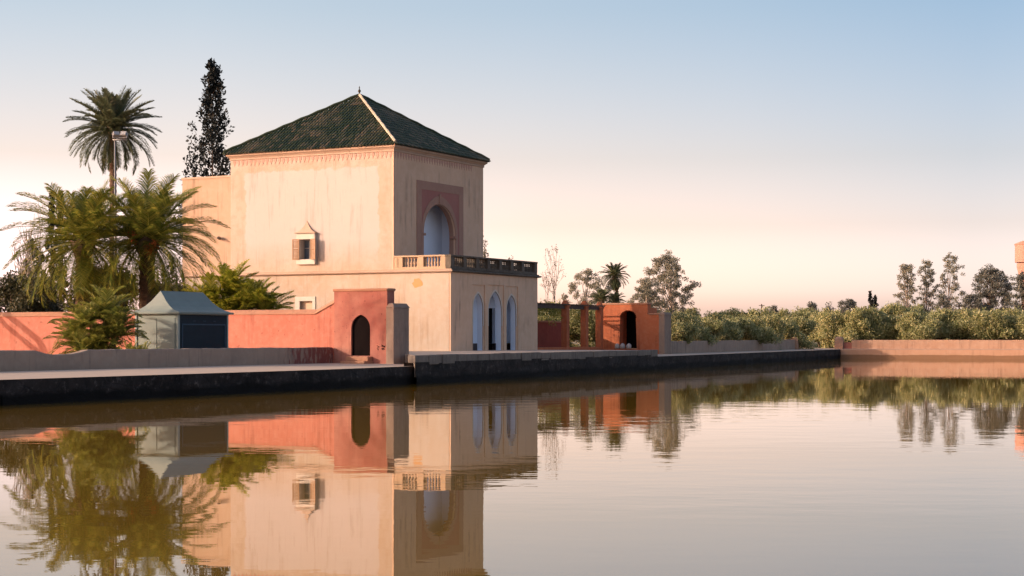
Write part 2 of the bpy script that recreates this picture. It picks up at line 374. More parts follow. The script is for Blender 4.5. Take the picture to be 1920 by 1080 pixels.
# ------------------------------------------------------------------ pool, banks, ground
def W(x, y): return at(x, HC * F / (y - HOR))                        # a point of the waterline
Q0, Q1, Q2 = W(0, 760.3), W(600, 730.6), W(1575, 672.0)
dq = (Q1 - Q0).normalized(); Qb = Q0 - dq * ((Q0.y - 1) / dq.y)
dq2 = (Q2 - Q1).normalized(); nq2 = Vector((-dq2.y, dq2.x)); dfar = Vector((.945, -.327))
Q3 = Q2 + dfar * 150; Q4 = Vector((Q3.x, 1.0))
pool = [Qb, Q0, Q1, Q2, Q3, Q4]                                      # clockwise seen from above
pz = [.73, .73, .74, .88, .92, .8]
OFF = 6.6
def offset(poly, d):
    res, n = [], len(poly)
    for i in range(n):
        a, b, c = poly[i-1], poly[i], poly[(i+1) % n]
        d1, d2 = (b-a).normalized(), (c-b).normalized(); n1, n2 = Vector((-d1.y,d1.x)), Vector((-d2.y,d2.x))
        mm = (n1+n2).normalized(); res.append(b + mm * d / max(.3, mm.dot(n1)))
    return res
inner = offset(pool, OFF); iz = [z + .05 for z in pz]
mb = MB(); B = 5000
mb.panel([(-B,-B),(B,-B),(B,B),(-B,B)], [[tuple(p) for p in inner]], 0, -.01, lambda a, z, d: (a, z, d))
zi = {(round(p.x,3), round(p.y,3)): z for p, z in zip(inner, iz)}
mb.v = [(x, y, z + zi.get((round(x,3), round(y,3)), .86)) for x, y, z in mb.v]
tag(mb.build('ground', M['ground']), kind='structure')
mb = MB(); n = len(pool)
for i in range(n):
    j = (i+1) % n
    mb.add([(*pool[i], pz[i]), (*pool[j], pz[j]), (*inner[j], iz[j]), (*inner[i], iz[i])], [(0,1,2,3)])
tag(mb.build('walkway', M['paving']), kind='structure')
mb = MB()
mb.add([(-900,-300,0),(900,-300,0),(900,500,0),(-900,500,0)], [(0,1,2,3)])
mb.v = [(p.x, p.y, 0) for p in offset(pool, .6)]; mb.f = [tuple(range(n-1,-1,-1))]
tag(mb.build('water', M['water']), kind='structure')

rnd = random.Random(3)
def quay_wall(p, q, z0, z1, label, m, jit=1.):
    L = (q-p).length; d = (q-p)/L; nn = Vector((d.y, -d.x)); k = max(2, int(L/.8)); mb_ = MB(); rows = 4; vs = []
    for i in range(k+1):
        zt = z0 + (z1-z0)*i/k - .004
        for r in range(rows+1):
            z = -.6 + (zt+.6)*r/rows; j = .0 if r == rows else rnd.uniform(-.03,.05)
            pt = p + d*(L*i/k) + nn*(.05 + j*jit); vs.append((pt.x, pt.y, z))
    fs = [(i*(rows+1)+r, (i+1)*(rows+1)+r, (i+1)*(rows+1)+r+1, i*(rows+1)+r+1) for i in range(k) for r in range(rows)]
    b0 = len(vs); vs += [(*(p-nn*.5), z0-.02), (*(q-nn*.5), z1-.02), (*(q-nn*.5), -.6), (*(p-nn*.5), -.6)]
    fs += [(b0,b0+1,b0+2,b0+3)]
    mb_.add(vs, fs)
    return tag(mb_.build('quay_wall', m), label, 'wall')
quay_wall(Qb, Q0, .73, .73, 'dark stone pool edge in the left foreground outside the view', M['quay'])
quay_wall(Q0, Q1, .73, .74, 'dark wet stone pool edge below the walkway at lower left', M['quay'])
quay_wall(Q1, Q2, .74, .88, 'long dark stone pool edge running from the gate back to the far corner', M['quay'])
quay_wall(Q2, Q3, .88, .92, 'sunlit peach pool edge along the far bank at right', M['farquay'], .25)
quay_wall(Q3, Q4, .92, .8, 'stone pool edge on the right bank outside the view', M['farwall'])
quay_wall(Q4, Qb, .8, .73, 'stone pool edge at the photographer feet', M['quay'])

# ------------------------------------------------------------------ pavilion
P0 = at(845.3, 96.5); DECK = 1.2
FL = Line(P0, dV)                                                    # sunlit left face
FR = Line(P0, dU)                                                    # shaded face of the podium
VT = FL.a(738); T0 = P0 + dV*VT; FT = Line(T0, dU)                   # shaded face of the tower
ULEN = FR.a(1007.8); UT = FT.a(906); VE = FL.a(432.4); VW = FL.a(341)
Zc = lambda x, y, ln: ln.z(x, y) - DECK
pav = empty('pavilion', (P0.x, P0.y, DECK), TH, 'cream Moorish garden pavilion with a green pyramid roof and balustraded terrace', 'pavilion')
fl = lambda a, z, d: (d, a, z)
def arch(a0, a1, z0, zs, zt, n=12):
    hw = (a1-a0)/2; ac = (a0+a1)/2; rise = zt-zs
    c = max(0, (rise*rise-hw*hw)/(2*hw)); r = hw+c; kz = 1 if rise >= hw else rise/hw
    th = math.acos(c/r); L = [(a0, z0)] if z0 is not None else []
    for i in range(n+1):
        w_ = th*i/n; L.append((ac - (r*math.cos(w_) - c), zs + r*math.sin(w_)*kz))
    for i in range(n-1, -1, -1):
        w_ = th*i/n; L.append((ac + (r*math.cos(w_) - c), zs + r*math.sin(w_)*kz))
    if z0 is not None: L.append((a1, z0))
    return L
def ring(mb_, inner_, outer_, d0, d1, fn):                           # band between two open curves of equal length
    k = len(inner_); vs = []
    for (a, z), (A, Z) in zip(inner_, outer_): vs += [fn(a,z,d0), fn(A,Z,d0), fn(A,Z,d1), fn(a,z,d1)]
    fs = []
    for i in range(k-1):
        for j in range(4): fs.append((i*4+j, i*4+(j+1)%4, i*4+4+(j+1)%4, i*4+4+j))
    fs += [(3,2,1,0), tuple((k-1)*4+j for j in range(4))]
    mb_.add(vs, fs)

ZS = Zc(845.3, 510, FL)                                              # underside of the string course
ZSLAB = Zc(845.3, 503.5, FL)
# podium, long shaded face with three arches set in shallow recesses
rec, arc, aparam = [], [], []
for (xl, xr, ya, xo, xp, yo) in ((888.5, 907.5, 550, 885, 909.5, 534), (917.5, 942.5, 546, 914, 945, 534.5), (951.5, 969.5, 553.5, 949, 971.5, 537)):
    u0, u1 = FR.a(xl), FR.a(xr); xm = (xl+xr)/2
    zt = Zc(xm, ya, FR); hw = (u1-u0)/2; zs = zt - hw*1.45
    rec.append([(FR.a(xo), .006), (FR.a(xp), .006), (FR.a(xp), Zc(xm, yo, FR)), (FR.a(xo), Zc(xm, yo, FR))])
    arc.append(arch(u0, u1, .006, zs, zt)); aparam.append((u0, u1, zs, zt))
mb = MB(); fr = lambda a, z, d: (a, d, z)
mb.panel([(0,-.3),(ULEN,-.3),(ULEN,ZS),(0,ZS)], rec, 0, .06, fr)
mb.panel([(.02,-.3),(ULEN-.02,-.3),(ULEN-.02,ZS),(.02,ZS)], arc, .0602, .12, fr)
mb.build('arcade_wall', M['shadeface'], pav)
mb = MB(); mb.panel([(.46,-.3),(ULEN-.46,-.3),(ULEN-.46,ZS-.02),(.46,ZS-.02)], arc, .1203, .45, fr); mb.build('arch_reveal', M['blue'], pav)
for q0_, q1_ in ((.0202,.4598), (ULEN-.4598,ULEN-.0202)): mb = MB(); mb.box(q0_-.02*(q0_<1),q1_,.1203,.4499,-.3,ZS-.001); mb.build('arcade_pier', M['podium'], pav)
for u0, u1, zs, zt in aparam:
    mb = MB(); zb = Zc(845.3, 610, FR)
    ring(mb, arch(u0, u1, zb, zs, zt), arch(u0-.075, u1+.075, zb, zs, zt+.11), .045, .12, fr); mb.build('arch_trim', M['white'], pav)
# left faces
lw0, lw1 = FL.a(586), FL.a(562.5); zl1 = Zc(575, 564.5, FL); zl0 = zl1 - .75
mb = MB()
mb.panel([(.4502,-.3),(VE,-.3),(VE,ZS),(.4502,ZS)], [[(lw0,zl0),(lw1,zl0),(lw1,zl1),(lw0,zl1)]], 0, .45, fl)
mb.box(0, .45, VE+.003, VW, -.3, ZS)
mb.box(ULEN-.45, ULEN, .4502, VW, -.3, ZS); mb.box(.4502, ULEN-.4502, VW-.45, VW, -.3, ZS)
mb.build('podium_wall', M['podium'], pav)
mb = MB(); pc, pzc = FL.a(783), Zc(783, 531, FL); rq_ = random.Random(2)
pp = [(-.003, pc+math.cos(i/14*6.283)*.34*rq_.uniform(.75,1.15), pzc+math.sin(i/14*6.283)*.30*rq_.uniform(.7,1.2)) for i in range(14)]
mb.add(pp, [tuple(range(14))]); mb.build('plaster_patch', flat('orange_patch', (.50,.25,.085), (.46,.26,.12), .9), pav)
lw = empty('window', (0,0,0)); lw.parent = pav
mb = MB(); mb.panel([(lw0-.22,zl0-.2),(lw1+.32,zl0-.2),(lw1+.32,zl1+.26),(lw0-.22,zl1+.26)], [[(lw0,zl0),(lw1,zl0),(lw1,zl1),(lw0,zl1)]], -.05, .12, fl); mb.build('frame', M['white'], lw)
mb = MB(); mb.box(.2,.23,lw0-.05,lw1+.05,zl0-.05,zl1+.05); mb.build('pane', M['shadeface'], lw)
mb = MB(); mb.box(.02, ULEN-.02, .02, VE, ZS+.004, ZSLAB-.1); mb.build('terrace_floor', M['paving'], pav)
# string course (rounded moulding)
def moulding(pts_profile, u0, v0, u1, v1):                           # swept round the L formed by u=0 and v=0 faces
    mb_ = MB(); rows = []
    for o_, z in pts_profile:
        rows.append([(u0-o_, v1, z), (u0-o_, v0-o_, z), (u1+o_, v0-o_, z), (u1+o_, v1, z)])
    k = len(rows); vs = [p for r in rows for p in r]
    fs = [(i*4+j, i*4+j+1, (i+1)*4+j+1, (i+1)*4+j) for i in range(k-1) for j in range(3)]
    mb_.add(vs, fs); return mb_
dz = ZSLAB-ZS
prof = [(.0, ZS), (.05, ZS+.0), (.17, ZS+dz*.15), (.21, ZS+dz*.4), (.18, ZS+dz*.62), (.07, ZS+dz*.72), (.09, ZS+dz*1.0), (-.3, ZS+dz*1.0)]
mbm = MB()
rows = [[(-o_, VW, z), (-o_, -o_, z)] for o_, z in prof]
mbm.add([p for r in rows for p in r], [(i*2, i*2+1, i*2+3, i*2+2) for i in range(len(prof)-1)]); mbm.build('string_course', M['trim'], pav)
mbm = MB(); rows = [[(-o_, -o_, z), (ULEN+o_, -o_, z), (ULEN+o_, VT, z)] for o_, z in prof]
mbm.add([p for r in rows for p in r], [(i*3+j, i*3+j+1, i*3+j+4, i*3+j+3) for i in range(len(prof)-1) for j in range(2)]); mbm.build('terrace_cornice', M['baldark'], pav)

# porch behind the arcade: pale blue walls, dark dado, a doorway
mb = MB(); ua, ub, vb = aparam[0][0]-.8, aparam[2][1]+.8, 1.15
FB = Line(P0 + dV*1.16, dU); door_u = (FB.a(912), FB.a(928))
mb.panel([(ua,.42),(ub,.42),(ub,ZS-.1),(ua,ZS-.1)], [[(door_u[0],.421),(door_u[1],.421),(door_u[1],2.55),(door_u[0],2.55)]], vb, vb+.2, fr)
mb.box(ua-.2, ua, .4504, vb+.2, .42, ZS-.1); mb.box(ub, ub+.2, .4504, vb+.2, .42, ZS-.1); mb.box(ua-.2, ub+.2, .4504, vb+.2, ZS-.098, ZS-.01)
mb.build('porch_wall', M['blue'], pav)
mb = MB(); mb.box(ua, door_u[0], vb-.02, vb+.2, .01, .418); mb.box(door_u[1], ub, vb-.02, vb+.2, .01, .418)
mb.build('dado', M['dado'], pav)
mb = MB(); mb.box(door_u[0]-.02, door_u[1]+.02, vb+.21, vb+.27, .01, 2.6); mb.build('door', M['black'], pav)
# tower
ZTOP = Zc(738, 283, FL); ZEAVE = Zc(738, 271.5, FL)
wx0, wx1 = FL.a(586.5), FL.a(565); wz0, wz1 = Zc(575, 486.5, FL), Zc(575, 449, FL)
mb = MB()
mb.panel([(VT+.5002,ZSLAB+.002),(VE,ZSLAB+.002),(VE,ZTOP),(VT+.5002,ZTOP)], [[(wx0,wz0),(wx1,wz0),(wx1,wz1),(wx0,wz1)]], 0, .45, fl)
mb.box(UT-.45, UT, VT+.5002, VE, ZSLAB+.002, ZTOP); mb.box(.4502, UT-.4502, VE-.45, VE, ZSLAB+.002, ZTOP)
mb.build('tower_wall', M['tower'], pav)
tz = lambda x, y: Zc(x, y, FT)
ta0, ta1 = FT.a(793.5), FT.a(853.5); tzt = tz(823, 383); tzs = tz(794, 437); tz0 = ZSLAB+.01
mb = MB(); ft = lambda a, z, d: (a, VT+d, z)
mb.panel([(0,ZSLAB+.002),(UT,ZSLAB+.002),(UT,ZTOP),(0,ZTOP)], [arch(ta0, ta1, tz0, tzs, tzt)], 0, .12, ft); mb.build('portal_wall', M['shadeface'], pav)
mb = MB(); mb.panel([(.47,ZSLAB+.003),(UT-.47,ZSLAB+.003),(UT-.47,ZTOP-.001),(.47,ZTOP-.001)], [arch(ta0, ta1, tz0+.001, tzs, tzt)], .1202, .42, ft); mb.build('portal_reveal', M['alfiz'], pav)
mb = MB(); mb.box(.0005,.4598,VT+.1202,VT+.4999,ZSLAB+.002,ZTOP); mb.build('corner_pier', M['tower'], pav)
po = empty('portal', (0,0,0)); po.parent = pav
ra0, ra1, rzt = FT.a(781), FT.a(868), tz(781, 337); ia0, ia1, izt = FT.a(790), FT.a(860), tz(790, 354.5)
mb = MB(); mb.panel([(ra0,tz0),(ra1,tz0),(ra1,rzt),(ra0,rzt)], [[(ia0,tz0+.002),(ia1,tz0+.002),(ia1,izt),(ia0,izt)]], -.035, .001, ft); mb.build('alfiz', M['alfiz'], po)
g = .26
mb = MB(); mb.panel([(ia0+.001,tz0),(ia1-.001,tz0),(ia1-.001,izt-.001),(ia0+.001,izt-.001)], [arch(ta0-g, ta1+g, tz0+.002, tzs, tzt+.5)], -.02, .001, ft); mb.build('spandrel', M['spandrel'], po)
mb = MB(); ring(mb, arch(ta0, ta1, tz0, tzs, tzt), arch(ta0-g+.002, ta1+g-.002, tz0, tzs, tzt+.5-.003), -.045, .001, ft)
for a_ in (ta0-.1, ta1-.16): mb.box(a_, a_+.26, VT-.10, VT+.3, tzs-.14, tzs)
mb.build('archivolt', M['alfiz'], po)
mb = MB(); am = (ta0+ta1)/2; mb.box(am-.11, am+.11, VT-.075, VT-.0452, tzt+.02, tzt+.62); mb.build('keystone', M['alfiz'], po)
mb = MB(); nz = tzt+.3; nv = VT+1.3; na, nb = ta0-.35, ta1+.6
mb.box(na-.2, na, VT+.4203, nv, tz0-.05, nz); mb.box(nb, nb+.2, VT+.4203, nv, tz0-.05, nz); mb.box(na-.2, nb+.2, nv+.001, nv+.2, tz0-.05, nz); mb.box(na-.2, nb+.2, VT+.4203, nv+.2, nz+.001, nz+.2)
mb.box(na, na+.8, nv-.16, nv, tz0-.05, nz)
mb.build('niche', M['blue'], po)
# cornice & frieze
def ringmould(prof_, u0, u1, v0, v1, name, mt):
    mb_ = MB(); vs, fs = [], []
    for o_, z in prof_: vs += [(u0-o_,v0-o_,z),(u1+o_,v0-o_,z),(u1+o_,v1+o_,z),(u0-o_,v1+o_,z)]
    for i in range(len(prof_)-1):
        for j in range(4): fs.append((i*4+j, i*4+(j+1)%4, i*4+4+(j+1)%4, i*4+4+j))
    mb_.add(vs, fs); return mb_.build(name, mt, pav)
H = ZEAVE-ZTOP
ringmould([(0,ZTOP-.02),(.05,ZTOP),(.06,ZTOP+H*.22),(.03,ZTOP+H*.28),(.12,ZTOP+H*.55),(.20,ZTOP+H*.7),(.21,ZTOP+H*.98),(-.2,ZTOP+H)], 0, UT, VT, VE, 'cornice', M['trim'])
mb = MB()
def tooth(mb_, a, wd, z1, hh, fn):
    pts = [(a-wd/2,z1),(a-wd/2,z1-hh*.45),(a-wd*.22,z1-hh*.62),(a,z1-hh),(a+wd*.22,z1-hh*.62),(a+wd/2,z1-hh*.45),(a+wd/2,z1)]
    k = len(pts); mb_.add([fn(*p,-.015) for p in pts]+[fn(*p,.001) for p in pts], [tuple(range(k)), tuple(range(2*k-1,k-1,-1))]+[(i,i+k,(i+1)%k+k,(i+1)%k) for i in range(k)])
pit = .30
for i in range(int((VE-VT-.1)/pit)): tooth(mb, VT+.2+i*pit, pit*.62, ZTOP-.03, .36, fl)
for i in range(int((UT-1.2)/pit)): tooth(mb, .2+i*pit, pit*.62, ZTOP-.03, .36, ft)
mb.build('frieze', M['frieze'], pav)
# wing behind
ZW = Zc(432, 328.5, FL)
mb = MB(); mb.box(.05, 8.2, VE+.003, VW, ZSLAB+.002, ZW-.12); mb.build('wing_wall', M['wing'], pav)
mb = MB(); mb.box(.0, 8.3, VE+.003, VW+.06, ZW-.118, ZW); mb.build('wing_coping', M['trim'], pav)
mb = MB(); mb.tube([(-.01, FL.a(412), Zc(412,447,FL)), (-.25, FL.a(414), Zc(412,446,FL)), (-.5, FL.a(414)-.1, Zc(412,448,FL))], [.1,.09,.03], 6); mb.build('water_spout', M['kerb'], pav)
# roof
OV = .30; e0u, e1u, e0v, e1v = -OV, UT+OV, VT-OV, VE+OV; ze = ZEAVE+.06
ac_ = Vector(((e0u+e1u)/2, (e0v+e1v)/2, zat(180, (P0+dU*(UT/2)+dV*((VT+VE)/2)).y)-DECK))
corners = [Vector((e0u,e0v,ze)), Vector((e1u,e0v,ze)), Vector((e1u,e1v,ze)), Vector((e0u,e1v,ze))]
mb = MB(); mb.add(corners+[ac_-Vector((0,0,.1))]+[c-Vector((0,0,.07)) for c in corners], [(0,1,4),(1,2,4),(2,3,4),(3,0,4),(8,7,6,5),(0,5,6,1),(1,6,7,2),(2,7,8,3),(3,8,5,0)])
roof = mb.build('roof', M['gapshade'], pav)
mb = MB(); rr = random.Random(5)
for fi in range(4):
    A, Bc = corners[fi], corners[(fi+1)%4]; ed = (Bc-A); L = ed.length; ed = ed/L; Mid = (A+Bc)/2; S = ac_-Mid; SL = S.length; sd = S/SL; nn = ed.cross(sd)
    n_ = 54
    for i in range(n_):
        a = (i+.5)/n_; top = 1-abs(2*a-1); E = A+ed*(L*a); Ls = SL*top; r_ = L/n_*.35; s0 = -.10
        while s0 < Ls-.05:
            s1 = min(s0+.40, Ls); off = rr.uniform(-.012,.012); vs = []
            for (ss, rad, lift) in ((s0, r_*1.08, .02), (s1+.03, r_*.86, 0)):
                for k in range(5):
                    w_ = math.pi*k/4; vs.append(E+sd*ss+ed*(math.cos(w_)*rad+off)+nn*(math.sin(w_)*rad*.85+lift))
            mb.add(vs, [(k,k+1,k+6,k+5) for k in range(4)]+[(0,5,9,4),(4,3,2,1,0)])
            s0 = s1
mb.build('tile_rows', M['tile'], roof)
mb = MB()
for ci, c in enumerate(corners):
    if ci == 1: mb.build('hip_ridge', M['ridge'], roof); mb = MB()
    k = 16; mb.tube([c.lerp(ac_, i/k)+Vector((0,0,.09+ (.02 if i%2 else 0))) for i in range(k+1)], [.075+(.02 if i%2 else 0) for i in range(k+1)], 7)
mb.build('hip_ridge', M['tile'], roof)
mb = MB(); mb.lathe([(.16,-.05),(.12,.08),(.05,.12),(.04,.2),(.09,.27),(.10,.33),(.04,.40),(.02,.46),(.045,.50),(.03,.55),(.008,.62)], tuple(ac_), 10); mb.build('finial', M['finial'], roof)

# upper window
uw = empty('window', (0,0,0)); uw.parent = pav
fw0, fw1 = wx0-.27, wx1+.14
mb = MB(); mb.panel([(fw0,wz0-.3),(fw1+.1,wz0-.3),(fw1+.1,wz1+.36),(fw0,wz1+.36)], [[(wx0,wz0),(wx1,wz0),(wx1,wz1),(wx0,wz1)]], -.20, .1, fl); bev(mb.build('frame', M['white'], uw), .015)
mb = MB(); zh = wz1+.36; cm = (fw0+fw1)/2+.05
hp = [(0,1.0),(.1,.80),(.25,.55),(.45,.33),(.7,.16),(1,.04)]
hw, hd, hh = (fw1-fw0)/2+.12, .30, Zc(575,414,FL)-zh
vs = [(-.02*0-.01, cm, zh+hh)]; k = 0
rows = []
for q, hz in hp:
    rows.append([(.0, cm-hw*q-.01, zh+hh*hz), (-hd*q-.01, cm-hw*q-.01, zh+hh*hz), (-hd*q-.01, cm+hw*q+.01, zh+hh*hz), (.0, cm+hw*q+.01, zh+hh*hz)])
rows.append([(p[0], p[1], zh+.002) for p in rows[-1]])
mb.add([p for r in rows for p in r], [(i*4+j,(i+1)*4+j,(i+1)*4+j+1,i*4+j+1) for i in range(len(rows)-1) for j in range(3)] + [tuple((len(rows)-1)*4+j for j in range(4))])
mb.build('hood', M['trim'], uw)
mb = MB(); mb.box(.30,.33,wx0-.02,wx1+.02,wz0-.02,wz1+.02); mb.build('pane', M['glass'], uw)
mb = MB(); mid = (wx0+wx1)/2
for a_ in (wx0+.002, mid-.03, wx1-.052): mb.box(.235,.29,a_,a_+.05,wz0+.002,wz1-.002)
for z_ in (wz0+.002, (wz0*.45+wz1*.55), wz1-.052):
    for b0, b1 in ((wx0+.053, mid-.031), (mid+.021, wx1-.053)): mb.box(.237,.288,b0,b1,z_,z_+.05)
mb.build('sash', M['metal'], uw)
def shutter(v_h, sgn, ang):
    o = empty('shutter', (-.21, v_h, (wz0+wz1)/2)); o.parent = uw; o.rotation_euler = (0,0,ang)
    mb_ = MB(); wd, ht = .46, (wz1-wz0)/2+.02; y0, y1 = (0, wd) if sgn > 0 else (-wd, 0)
    mb_.box(-.025,.015,y0,y0+.07,-ht,ht); mb_.box(-.025,.015,y1-.07,y1,-ht,ht)
    for z_ in (-ht, -.04, ht-.08): mb_.box(-.025,.015,y0+.0702,y1-.0702,z_,z_+.08)
    k_ = 14
    for i in range(k_):
        z_ = -ht+.09+(2*ht-.18)*i/k_
        if abs(z_) > .06: mb_.box(-.012,.006,y0+.0704,y1-.0704,z_,z_+(2*ht-.18)/k_*.75)
    o2 = mb_.build('louvre_leaf', M['shutter'], o)
shutter(wx1, 1, R(8)); shutter(wx0, -1, R(-14) * -1 if False else R(-20))

# balustrade: sunlit short side and blackened long side
def baluster_mesh(mt):
    mb_ = MB(); mb_.lathe([(.07,0),(.07,.04),(.045,.06),(.055,.12),(.075,.19),(.06,.26),(.035,.33),(.05,.37),(.035,.40),(.05,.44),(.065,.47),(.065,.50)], n=8); return mb_
ZB0, ZP, ZR = ZSLAB, Zc(845.3, 498.8, FL), Zc(845.3, 477, FL)
hb = ZR-.10-ZP; hscale = hb/.50
def balustrade(mt, long_side):
    b = empty('balustrade', (0,0,0)); b.parent = pav
    ax = (lambda s, t: (s, t)) if long_side else (lambda s, t: (t, s))
    def bx(mb_, s0, s1, t0, t1, z0, z1):
        (x0,y0),(x1,y1) = ax(s0,t0), ax(s1,t1); mb_.box(min(x0,x1),max(x0,x1),min(y0,y1),max(y0,y1),z0,z1)
    e0_, e1_ = (0.0, ULEN) if long_side else (.3604, VT-.003)
    mb_ = MB(); bx(mb_, e0_, e1_, .02, .34, ZB0+.002, ZP); mb_.build('plinth', mt, b)
    mb_ = MB(); bx(mb_, e0_-(.03 if long_side else 0), e1_, -.03, .36, ZR-.098, ZR); bev(mb_.build('handrail', mt, b), .02)
    if long_side: peds = [.18, FR.a(872), FR.a(896), FR.a(917), FR.a(939), FR.a(960.5), FR.a(981), ULEN-.2]
    else: peds = [.5, FL.a(788.5), FL.a(749.5), VT-.19]
    wds = [.36 if i in (0, len(peds)-1) else .34 for i in range(len(peds))]
    if not long_side: wds = [.28,.36,.36,.3]
    for q, wd in zip(peds, wds):
        m2 = MB(); bx(m2, q-wd/2, q+wd/2, 0.0, .35, ZP+.001, ZR-.1); m2.build('pedestal', mt, b)
    proto = None
    for i in range(len(peds)-1):
        s0, s1 = peds[i]+wds[i]/2, peds[i+1]-wds[i+1]/2; k_ = max(1, round((s1-s0)/.205)) if not (not long_side and i == 2) else 1
        for j in range(k_):
            s_ = s0+(s1-s0)*(j+.5)/k_; x_, y_ = ax(s_, .18)
            if proto is None: proto = baluster_mesh(mt).build('baluster', mt, b, True); o = proto
            else: o = proto.copy(); COL.objects.link(o)
            o.parent = b; o.location = (x_, y_, ZP); o.scale = (1,1,hscale)
    return b
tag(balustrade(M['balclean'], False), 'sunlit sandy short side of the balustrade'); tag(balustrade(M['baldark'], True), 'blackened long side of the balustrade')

# ------------------------------------------------------------------ platform in front of the pavilion
def qline(x):                                                        # point of the Q1-Q2 edge at column x
    return Line(Q1, dq2).p(x)
A_, B_ = qline(767), qline(1224)
A1, B1 = A_ - nq2*.26, B_ - nq2*.26
G0 = at(726, 76.0)
B2 = B1 + nq2*22; A2 = at(764.6, 76.6); A3 = G0 + dU*.3; A4 = A3 + dV*14
mb = MB(); mb.prism([A1, B1, B2, A4, A3, A2], .3, DECK-.002)
tag(mb.build('terrace', M['paving']), kind='structure')
mb = MB(); k = 26; rk = random.Random(8)
for i in range(k):
    p, q = A1.lerp(B1, i/k), A1.lerp(B1, (i+1)/k-.0006); j = rk.uniform(.02,.07)
    mb.obox(p - nq2*j, q - nq2*j, .35, DECK-.36+rk.uniform(-.05,.05), DECK+.004+rk.uniform(0,.025), 1)
tag(bev(mb.build('kerb', M['kerb']), .03), 'weathered pale stone kerb along the edge of the pavilion terrace', 'kerb')
quay_wall(A1, B1, DECK-.28, DECK-.28, 'dark rubble retaining wall of the terrace below the pale kerb', M['quay'])

# ------------------------------------------------------------------ the two bank gates and the garden walls
def gate(name, G, label, mt, cap, hi, low, a_hi, dr, arch_lobes, zb, deep, capdark, thick=.6, buttress=1.2, blab=None):
    g_ = empty(name, (G.x, G.y, 0), TH, label, 'gate')
    fn = lambda a, z, d: (d, a, z)
    a0, a1, z0, zt = dr; ar_ = (a0+a1)/2
    hole = arch(a0, a1, z0, zt-(a1-a0)*.62, zt, 10)
    if arch_lobes:
        ac, hw = (a0+a1)/2, (a1-a0)/2; zs_ = zt-hw*1.0; hole = [(a0,z0)]; k = 11
        for i in range(k*6+1):
            w_ = math.pi*i/(k*6); rr_ = hw*(1-.07*abs(math.sin(w_*k))); hole.append((ac-math.cos(w_)*rr_, zs_+math.sin(w_)*rr_))
        hole.append((a1,z0))
    mb_ = MB(); mb_.panel([(.0, zb),(a_hi, zb),(a_hi, hi),(.0, hi)], [hole], 0, thick, fn); mb_.build('wall', mt, g_)
    mb_ = MB(); mb_.box(-.05, thick+.05, -.05, a_hi+.05, hi+.001, hi+.12); bev(mb_.build('coping', cap, g_), .03)
    mb_ = MB(); mb_.box(-.12, buttress, -.42, -.002, .3, low); bev(mb_.build('buttress', capdark, g_), .03)
    mb_ = MB(); mb_.frustum(-.16, buttress+.04, -.46, -.002, low+.001, low+.20, .12); bev(mb_.build('buttress_cap', capdark, g_), .02)
    mb_ = MB(); mb_.panel([(ar_+(a-ar_)*.998, z) for a, z in hole], [], deep, deep+.06, fn) if not arch_lobes else mb_.box(deep, deep+.06, a0-.02 if deep > thick else a0+.002, a1+.02 if deep > thick else a1-.002, z0+.003, zt+(.1 if deep > thick else -.25))
    mb_.build('door', M['black'], g_)
    return g_
GL = Line(G0, dV)
zg = lambda x, y: GL.z(x, y)
gl = gate('gate', G0, 'salmon red stepped gate wall with a dark pointed doorway beside the pool at left', M['red'], M['capred'],
     zg(680, 546), zg(733, 577), GL.a(626.5), (GL.a(694), GL.a(658.5), zg(676, 667), zg(676, 590)), False, .5, .10, M['grey'])
# marks scratched on the gate plaster
mb = MB(); rg = random.Random(4)
for i in range(7):
    a = rg.uniform(.12,.5); z = zg(716,650)+rg.uniform(-.13,.13); pts = []
    for k in range(5): pts.append((-.004, a+rg.uniform(-.1,.1), z+rg.uniform(-.06,.06)))
    mb.tube(pts, .011, 4)
mb.build('scribble', M['black'], gl)
mb = MB(); a0, a1 = GL.a(700), GL.a(655)
for i in range(2): mb.box(-.75+.38*i, -.001-.0, a0-.02*i, a1+.02*i, .72+.0, .90+.20*i) if i == 0 else mb.box(-.38, -.001, a0+.05, a1-.05, .901, 1.10)
st = mb.build('steps', M['capred']); st.location = (G0.x, G0.y, 0); st.rotation_euler = (0,0,TH); bev(st, .02)
tag(st, 'two worn salmon steps in front of the left gate doorway', 'steps')
# the long salmon garden wall to the left of the gate
gw = empty('garden_wall', (G0.x, G0.y, 0), TH, 'long salmon garden wall with a sloping shoulder against the left gate', 'wall')
aS, aE = GL.a(626.5)+.002, GL.a(0)+16; ar = GL.a(590); zw = zg(590, 580); zsh = zg(627, 560)
mb = MB(); zc_ = zw - .22
mb.panel([(aS,.5),(aE,.5),(aE,zc_),(ar,zc_),(aS,zsh-.2)], [], .05, .45, lambda a, z, d: (d, a, z)); mb.build('wall', M['pink'], gw)
def copingpts(a, z): return [(.0,a,z),(.0,a,z+.03),(.25,a,z+.22),(.50,a,z+.03),(.50,a,z)]
mb = MB(); vs = []
for a, z in ((aS, zsh-.2), (ar, zc_), (aE, zc_)): vs += copingpts(a, z+.002)
fs = [(i*5+j, i*5+(j+1)%5, i*5+5+(j+1)%5, i*5+5+j) for i in range(2) for j in range(5)] + [(4,3,2,1,0), (10,11,12,13,14)]
mb.add(vs, fs); mb.build('coping', M['capred'], gw)

